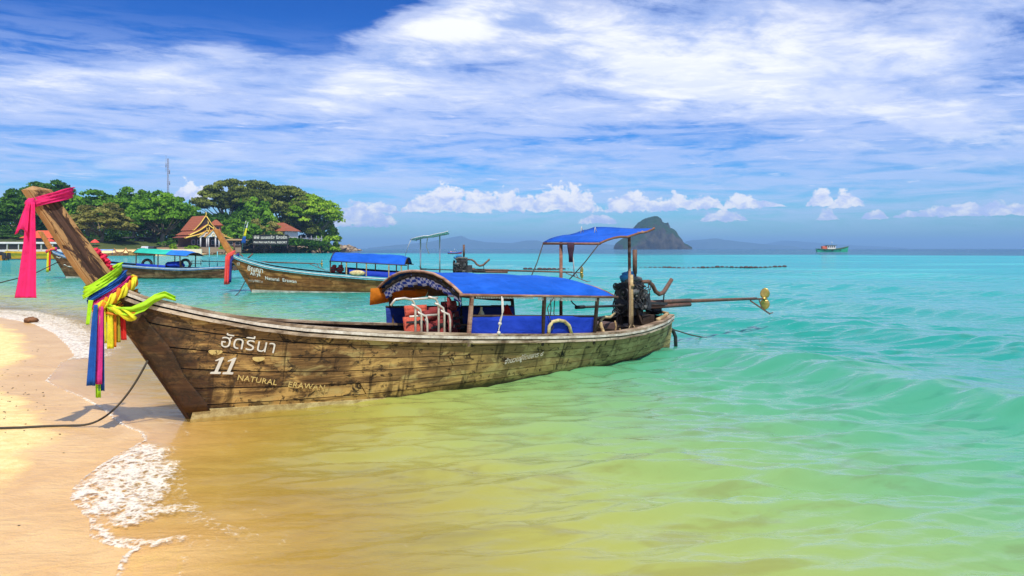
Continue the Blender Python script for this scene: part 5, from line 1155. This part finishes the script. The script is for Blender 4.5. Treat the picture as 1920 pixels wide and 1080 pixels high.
# vehicles
def vehicle(name, label, cat, px, Y, L, h, body, kind, rz=0.):
    c = at(px, 466, Y); z0 = gz(c.x, Y)+.05; o = empty(name, (c.x, Y, z0), rz); tag(o, label, cat); m_ = MB()
    if kind == 'pickup': pr = [(-L/2, .45), (-L/2, 1.0), (-L*.12, 1.08), (-L*.02, 1.65), (L*.20, 1.68), (L*.27, 1.1), (L*.49, .98), (L/2, .45)]
    else: pr = [(-L/2, .4), (-L/2, 1.7), (-L*.44, 2.0), (L*.26, 2.0), (L*.38, 1.25), (L*.49, 1.05), (L/2, .4)]
    n = len(pr); m_.add([(x_, -.9, z_) for x_, z_ in pr]+[(x_, .9, z_) for x_, z_ in pr], [tuple(range(n)), tuple(range(2*n-1, n-1, -1))]+[(i, i+n, (i+1) % n+n, (i+1) % n) for i in range(n)]); m_.build('body', body, o, bevel=.06)
    for x0, x1, in (((-.02*L, .08*L), (.09*L, .19*L)) if kind == 'pickup' else ((-.42*L, -.2*L), (-.17*L, .05*L), (.08*L, .26*L))): m_ = MB(); zt = 1.55 if kind == 'pickup' else 1.85; m_.box(((x0+x1)/2, -.91, zt-.25), (x1-x0, .04, .42)); m_.build('window', glass_d, o)
    for x_ in (-L*.31, L*.31):
        for y_ in (-.82, .82): m_ = MB(); m_.cyl((x_, y_-.1, .34), (x_, y_+.1, .34), .34, 14); w_ = m_.build('wheel', rubber, o); m_ = MB(); m_.cyl((x_, y_-.115, .34), (x_, y_+.115, .34), .19, 10); m_.build('rim', steel, w_)
    for y_ in (-.65, .65): m_ = MB(); m_.box((L/2-.03, y_, .78), (.08, .3, .16)); m_.build('headlight', white_cloth, o)
vehicle('pickup_truck', 'silver white pickup parked in the shade behind the beach', 'pickup', 274, 232, 4.8, 1.7, plain('car_silver', (.55, .58, .62), .3, .1, 3), 'pickup', R(172))
vehicle('parked_van', 'dark van parked right of the silver pickup', 'van', 291, 229, 4.4, 2.0, plain('car_dark', (.03, .035, .05), .3, .2, 3), 'van', R(80))

# ------------------------------------------------------------------ rocks along the point
rock_m, nt, out = newmat('rock'); o_ = obco(nt); n1 = noise(nt, o_, .8, 7, .65, .6); n2 = noise(nt, o_, 4, 4, .6); inf = X(nt, node(nt, 'ShaderNodeObjectInfo').outputs['Random'])
principled(nt, out, {'Base Color': mix(nt, (n1*.7+inf*.3).ss(.3, .7), (.07, .05, .035), (.42, .31, .18)), 'Roughness': .85, 'Normal': bump(nt, n1+n2*.4, .8, .2)})
protos = []
for k in range(5):
    m_ = MB(); rn = random.Random(k); m_.sphere((0, 0, 0), 1, 9, 6, (1.5, 1.0, .55), .55, seed=k+1); me = m_.build('rock', rock_m); me.data.polygons.foreach_set('use_smooth', [False]*len(me.data.polygons)); protos.append(me)
rn = random.Random(12); cnt = 0; line = [(-104, 250, 380), (-112, 306, 440), (-112, 350, 520), (-106, 392, 600), (-95, 402, 640), (-104, 470, 655), (-122, 560, 670), (-134, 650, 680)]
while cnt < 260:
    i = rn.randrange(len(line)-1); t = rn.random(); a, b = line[i], line[i+1]; X0 = a[0]+(b[0]-a[0])*t+rn.uniform(-12, .5); Y0 = a[1]+(b[1]-a[1])*t+rn.uniform(-3, 3); z0 = max(gz(X0, Y0), -.2)
    if z0 > 3.4: continue
    s_ = rn.uniform(.6, 1.9)*(1+.6*(Y0 > 400)); p_ = protos[cnt % 5]; o = p_ if cnt < 5 else p_.copy()
    if cnt >= 5: COL.objects.link(o)
    o.location = (X0, Y0, z0+.15*s_); o.scale = (s_*rn.uniform(.8, 1.5), s_, s_*rn.uniform(.6, 1.1)); o.rotation_euler = (rn.uniform(-.2, .2), rn.uniform(-.2, .2), rn.uniform(0, 6)); tag(o, 'brown boulder on the rocky shore below the headland trees', 'rock', 'boulders along the headland shore'); cnt += 1
# ground mass of the rocky tongue
m_ = MB()
for i in range(420):
    k = rn.randrange(len(line)-1); t = rn.random(); a, b = line[k], line[k+1]; X0 = a[0]+(b[0]-a[0])*t+rn.uniform(-14, .8); Y0 = a[1]+(b[1]-a[1])*t+rn.uniform(-4, 4); m_.sphere((X0, Y0, max(gz(X0, Y0), -.1)), rn.uniform(.3, .8), 7, 5, (1.6, 1, .6), .5, seed=i)
o = m_.build('rubble', rock_m); tag(o, kind='stuff')

# ------------------------------------------------------------------ small craft off the beach
def small_hull(m_, L, Wd, h, mi=0, bow=.5, up=.25, n=14):
    P = []
    for i in range(n):
        u = i/(n-1); w_ = Wd/2*min(1, (1-u)**bow*1.6)*min(1, .6+u*2); z1 = h*(1+up*(2*(u-.4))**2*(1 if u > .4 else .4)); P.append([Vector((-L/2+L*u, -w_, z1)), Vector((-L/2+L*u*.97, -w_*.7, 0)), Vector((-L/2+L*u*.95, 0, -.3)), Vector((-L/2+L*u*.97, w_*.7, 0)), Vector((-L/2+L*u, w_, z1))])
    m_.grid(P, mi, sm=False); m_.add([p for p in P[0]], [(0, 1, 2, 3, 4)], mi); m_.add([q for r_ in P for q in (r_[0]-Vector((0, 0, h*.2)), r_[4]-Vector((0, 0, h*.2)))], [(2*i, 2*i+1, 2*i+3, 2*i+2) for i in range(n-1)], mi); return P
ylw = plain('boat_yellow', (.80, .50, .03), .4, .2, 1); whp = plain('boat_white', (.60, .58, .54), .4, .12, 1); navyp = plain('boat_navy', (.03, .04, .08), .5)
Yf = 134.; c = at(58, 466, Yf); fy = empty('ferry', (c.x, Yf, 0), R(180)); tag(fy, 'yellow and white tour ferry moored at the left edge, behind the pink sash', 'ferry')
m_ = MB(); small_hull(m_, 16.5, 4.2, 1.45, 0, .5, .25); m_.build('hull', ylw, fy, solid=.06); m_ = MB(); m_.box((-.5, 0, -.02), (15.0, 3.7, .35)); m_.build('waterline_band', navyp, fy)
m_ = MB(); m_.box((-1.0, 0, 3.1), (12.5, 4.0, .14)); m_.box((-1.0, 2.0, 2.98), (12.5, .1, .32)); m_.build('roof', whp, fy, bevel=.05)
m_ = MB(); m_.box((-1.0, 0, 1.6), (12.4, 3.6, .4)); m_.build('cabin_side', whp, fy)
for i in range(7): m_ = MB(); m_.box((-7.1+i*2.03, 1.85, 2.4), (.12, .10, 1.3)); m_.build('stanchion', whp, fy)
for i in range(6): m_ = MB(); m_.box((-6.08+i*2.03, 1.7, 2.35), (1.75, .05, 1.0)); m_.build('window', glass_d, fy)
m_ = MB(); m_.box((5.6, 0, 2.0), (.2, 2.2, 1.2), rot=(0, .4, 0)); m_.build('windscreen', glass_d, fy); m_ = MB(); m_.tube([(5.2, 1.7, 1.9), (6.8, 1.3, 2.4), (8.0, .2, 2.5)], .05, 6); m_.build('bow_rail', steel, fy)
for x_ in (6.2, 4.0): m_ = MB(); m_.sphere((x_, 2.1, 1.0), .45, 10, 8, (1, .4, 1)); m_.build('fender', rubber, fy)
Y = 128.; c = at(4, 466, Y); sp = empty('speedboat', (c.x-1, Y-4, 0), R(175)); tag(sp, 'orange hulled speedboat with dark outboards in front of the ferry, cut by the left edge', 'speedboat')
m_ = MB(); small_hull(m_, 9, 2.6, .8); m_.build('hull', plain('boat_orange', (.70, .28, .03), .4, .2, 1), sp, solid=.05)
for y_ in (-.5, .5): m_ = MB(); m_.box((-4.8, y_, .8), (.6, .45, 1.0), taper=.7); m_.cyl((-4.8, y_, -.4), (-4.8, y_, .4), .1, 6); m_.build('outboard', iron, sp, bevel=.05)
m_ = MB(); m_.box((0, 0, 2.3), (4.4, 2.2, .08)); [m_.cyl((x_, y_, .6), (x_, y_, 2.3), .04, 5) for x_ in (-2, 2) for y_ in (-1, 1)]; m_.build('sunshade', whp, sp)
def beach_boat(label, px, Y, L, mat, rz, cloth_m=None, z=.0, prow=True, col=None):
    c = at(px, 466, Y); o = empty('beached_boat', (c.x, Y, max(gz(c.x, Y), 0)+z), rz); tag(o, label, 'boat', 'small boats drawn up along the headland beach'); m_ = MB(); small_hull(m_, L, 1.7, .7, 0, .55, .5); m_.build('hull', mat, o, solid=.05)
    if prow: m_ = MB(); m_.tube([(L/2-.6, 0, .6), (L/2+.15, 0, 1.3), (L/2+.5, 0, 2.1)], [.16, .13, .10], 6); m_.build('prow_post', prow_new, o)
    if cloth_m: m_ = MB(); m_.grid([[Vector((x_, y_*.95, 1.75-.3*y_*y_)) for y_ in (-1, -.5, 0, .5, 1)] for x_ in np.linspace(-L*.25, L*.2, 6)]); [m_.cyl((x_, y_*.8, .4), (x_, y_*.9, 1.45), .04, 5) for x_ in (-L*.24, L*.19) for y_ in (-1, 1)]; m_.build('canopy', cloth_m, o, solid=.03)
    m_ = MB(); m_.box((-L*.42, 0, 1.0), (.5, .35, .55)); m_.build('engine', iron, o)
beach_boat('small boat with striped blue and white cover just right of the nearest prow', 202, 205, 8.5, hull_brown, R(5), tarp('bb', (.15, .30, .6)))
beach_boat('small varnished boat with an upright prow in front of the pickup', 232, 209, 5, hull_varnish, R(170))
beach_boat('red brown boat lying on the sand above the green and blue canopy', 262, 207, 7.0, hull_old, R(178), None, .1)
beach_boat('small boat with a blue board roof seen above the green canopy', 276, 212, 5, hull_brown, R(0), blue_panel, .1, False)
beach_boat('dark boat moored behind the left umbrella', 118, 196, 7.5, hull_brown, R(8), white_cloth)
# green and red fishing boats out at sea
def trawler(label, px, ypx, L, hull_c, cab, rz, trim, scale=1.):
    Y = CAMZ*FPX/(ypx-HY); c = at(px, 466, Y); o = empty('fishing_boat', (c.x, Y, 0), rz, scale); tag(o, label, 'fishing boat'); m_ = MB(); small_hull(m_, L, L*.26, L*.085, 0, .5, .75); m_.build('hull', hull_c, o, solid=.1)
    m_ = MB(); P = [Vector((-L/2+L*u, -L*.132*min(1, (1-u)**.5*1.6)*min(1, .6+u*2), L*.085*(1+.75*(2*(u-.4))**2*(1 if u > .4 else .4)))) for u in np.linspace(0, 1, 12)]; m_.tube(P, .22, 6); m_.tube([Vector((p.x, -p.y, p.z)) for p in P], .22, 6); m_.build('gunwale', trim, o)
    m_ = MB(); m_.box((-L*.06, 0, L*.15), (L*.26, L*.17, L*.12)); m_.build('wheelhouse', whp, o, bevel=.1); m_ = MB(); m_.box((-L*.08, 0, L*.215), (L*.36, L*.2, L*.012)); m_.build('roof', trim, o)
    for i in range(4): m_ = MB(); m_.box((-L*.15+i*L*.06, -L*.086, L*.165), (L*.035, .05, L*.045)); m_.build('window', glass_d, o)
    m_ = MB(); m_.box((-L*.27, 0, L*.14), (L*.14, L*.15, L*.10)); m_.build('deckhouse', cab, o, bevel=.1); m_ = MB(); m_.cyl((-L*.02, 0, L*.2), (-L*.02, 0, L*.33), .09, 6); m_.beam((-L*.02, 0, L*.31), (L*.2, 0, L*.2), .06, .06); m_.build('mast', steel, o)
    for i in range(3): m_ = MB(); m_.sphere((-L*.3+i*L*.25, -L*.14, L*.05), L*.018, 8, 6); m_.build('tyre_fender', rubber, o)
trawler('green wooden fishing boat with white wheelhouse far out on the right', 1561, 472.5, 18, plain('hull_green', (.03, .40, .22), .5, .3, .6), plain('cab_red', (.55, .12, .06), .6), R(-3), plain('trim_black', (.05, .10, .05), .6))
trawler('small red and blue boat far out behind the second boat awning', 853, 476, 5.2, plain('hull_crimson', (.45, .03, .06), .5, .4, 1), plain('cab_rose', (.7, .3, .35), .6), R(0), plain('trim_blue', (.05, .10, .35), .6))

# ------------------------------------------------------------------ swimming line, islands, beach litter
fl = MB(); fl.sphere((0, 0, .02), .11, 8, 6, (1.6, 1, .8)); fo_ = fl.build('float', plain('float_dark', (.06, .03, .03), .7)); pts = []; n_f = 0
for px in list(range(985, 1480, 9)):
    yp = 506-4.5*(px-985)/495+.8*math.sin(px*.05); p = gnd(px, yp); pts.append(p)
    o = fo_ if n_f == 0 else fo_.copy()
    if n_f: COL.objects.link(o)
    o.location = p+Vector((0, 0, .05)); o.scale = (random.uniform(.8, 1.6),)*3; tag(o, 'small dark float on the swimming line beyond the nearest boat engine', 'float', 'floats of the swimming line'); n_f += 1
m_ = MB(); m_.tube([p+Vector((0, 0, .04)) for p in pts], .035, 4); tag(m_.build('float_line', rope_d), 'long dark rope of the swimming line across the bay', 'rope')
cliff, nt, out = newmat('limestone'); o_ = poco(nt); x_, y_, z_ = xyz(nt, o_); n1 = noise(nt, vec(nt, x_*.02, y_*.02, z_*.012), 1, 8, .65, .8); n2 = noise(nt, vec(nt, x_*.08, y_*.08, z_*.03), 1, 6, .6)
nz_ = xyz(nt, X(nt, nt.nodes['Geometry'].outputs['Normal'] if 'Geometry' in nt.nodes else nt.nodes.new('ShaderNodeNewGeometry').outputs['Normal']))[2]
cc = mix(nt, (n1*.6+n2*.4).ss(.38, .62), (.016, .018, .018), (.085, .075, .06)); cc = mix(nt, (nz_*.8+n2*.6).ss(.55, .85), cc, (.022, .05, .018))
principled(nt, out, {'Base Color': cc, 'Roughness': .9, 'Specular IOR Level': .1, 'Normal': bump(nt, n1+n2, 1.0, 8.0)})
def island(name, prof, Y, depth, mat, rough=.12, nx=110, ny=34, seed=1, ridge_n=7.):
    """a rock with the given skyline: (photo x, photo y) points, built round with its own depth"""
    xs = [p[0] for p in prof]; ys = [p[1] for p in prof]; x0, x1 = xs[0], xs[-1]; P = []
    for i in range(nx):
        px = x0+(x1-x0)*i/(nx-1); H_ = max((HY+1.5-np.interp(px, xs, ys))/FPX*Y, 0)+2; row = []; X0 = (px-CX)/FPX*Y; e_ = min(1, min(i, nx-1-i)/8)**.5
        for j in range(ny):
            v = j/(ny-1)*2-1; k = max(0, 1-abs(v)**2.6)**.55; n_ = mn.fractal(Vector((X0*ridge_n/600, v*2.2, seed)), .8, 2.2, 5); z = H_*k*(1+rough*n_*(1-k*.6))
            row.append(Vector((X0+n_*H_*.06, Y+v*depth*e_+mn.noise(Vector((X0*.01, v*3, 4)))*depth*.12, z-3)))
        P.append(row)
    m_ = MB(); m_.grid(P, sm=name != 'limestone_island'); return tag(m_.build(name, mat), kind='structure')
island('limestone_island', [(1154, 466), (1158, 456), (1166, 450), (1172, 447), (1180, 438), (1190, 428), (1198, 418), (1210, 411), (1224, 408), (1230, 410), (1236, 418), (1248, 420), (1252, 428), (1262, 432), (1267, 440), (1270, 449), (1279, 455), (1285, 460), (1289, 466)], 2000, 95, cliff, .42, 190, 64)
hillm = plain('far_hill_green', (.035, .07, .03), .95, .3, .01)
island('far_hills', [(1280, 466), (1286, 454), (1300, 451), (1320, 450), (1340, 448), (1356, 451), (1380, 454), (1410, 457), (1440, 460), (1480, 463), (1500, 466)], 9400, 500, hillm, .05, 60, 12)
island('far_hills', [(690, 466), (760, 459), (800, 456), (840, 448), (866, 443), (880, 450), (910, 455), (960, 457), (985, 452), (1010, 452), (1024, 459), (1060, 463), (1090, 462), (1130, 458), (1160, 462), (1200, 466)], 9800, 600, hillm, .05, 80, 12, 3)
island('far_hills', [(1400, 466), (1440, 458), (1470, 452), (1500, 454), (1560, 459), (1640, 463), (1700, 466)], 11800, 500, hillm, .05, 40, 10, 5)
# litter on the sand
pm = plain('shell_dark', (.10, .07, .05), .8, .4, 60); pt = []
m_ = MB(); rn = random.Random(31)
for i in range(120):
    px, py = rn.uniform(-60, 150), rn.uniform(655, 1075); 
    if i > 25: px, py = rn.gauss(45, 40), rn.gauss(725, 45)
    p = gnd(px, py); e_ = float(shore_e(np.array([p.x]), np.array([p.y]))[0])
    if e_ > -.25: continue
    r_ = rn.uniform(.003, .009)*(1.6 if rn.random() < .12 else 1); m_.sphere((p.x, p.y, gz(p.x, p.y)+r_*.3), r_, 6, 4, (1.6, 1, .5), .5, seed=i)
tag(m_.build('shell_litter', pm), kind='stuff')
p = gnd(58, 605); m_ = MB(); m_.sphere((0, 0, 0), .13, 14, 10, (1.35, 1, .8), .25, seed=5); o = m_.build('coconut', plain('husk', (.20, .09, .035), .85, .5, 14, bs=.6)); o.location = (p.x, p.y, gz(p.x, p.y)+.06); tag(o, 'brown coconut husk lying at the edge of the foam on the left', 'coconut')
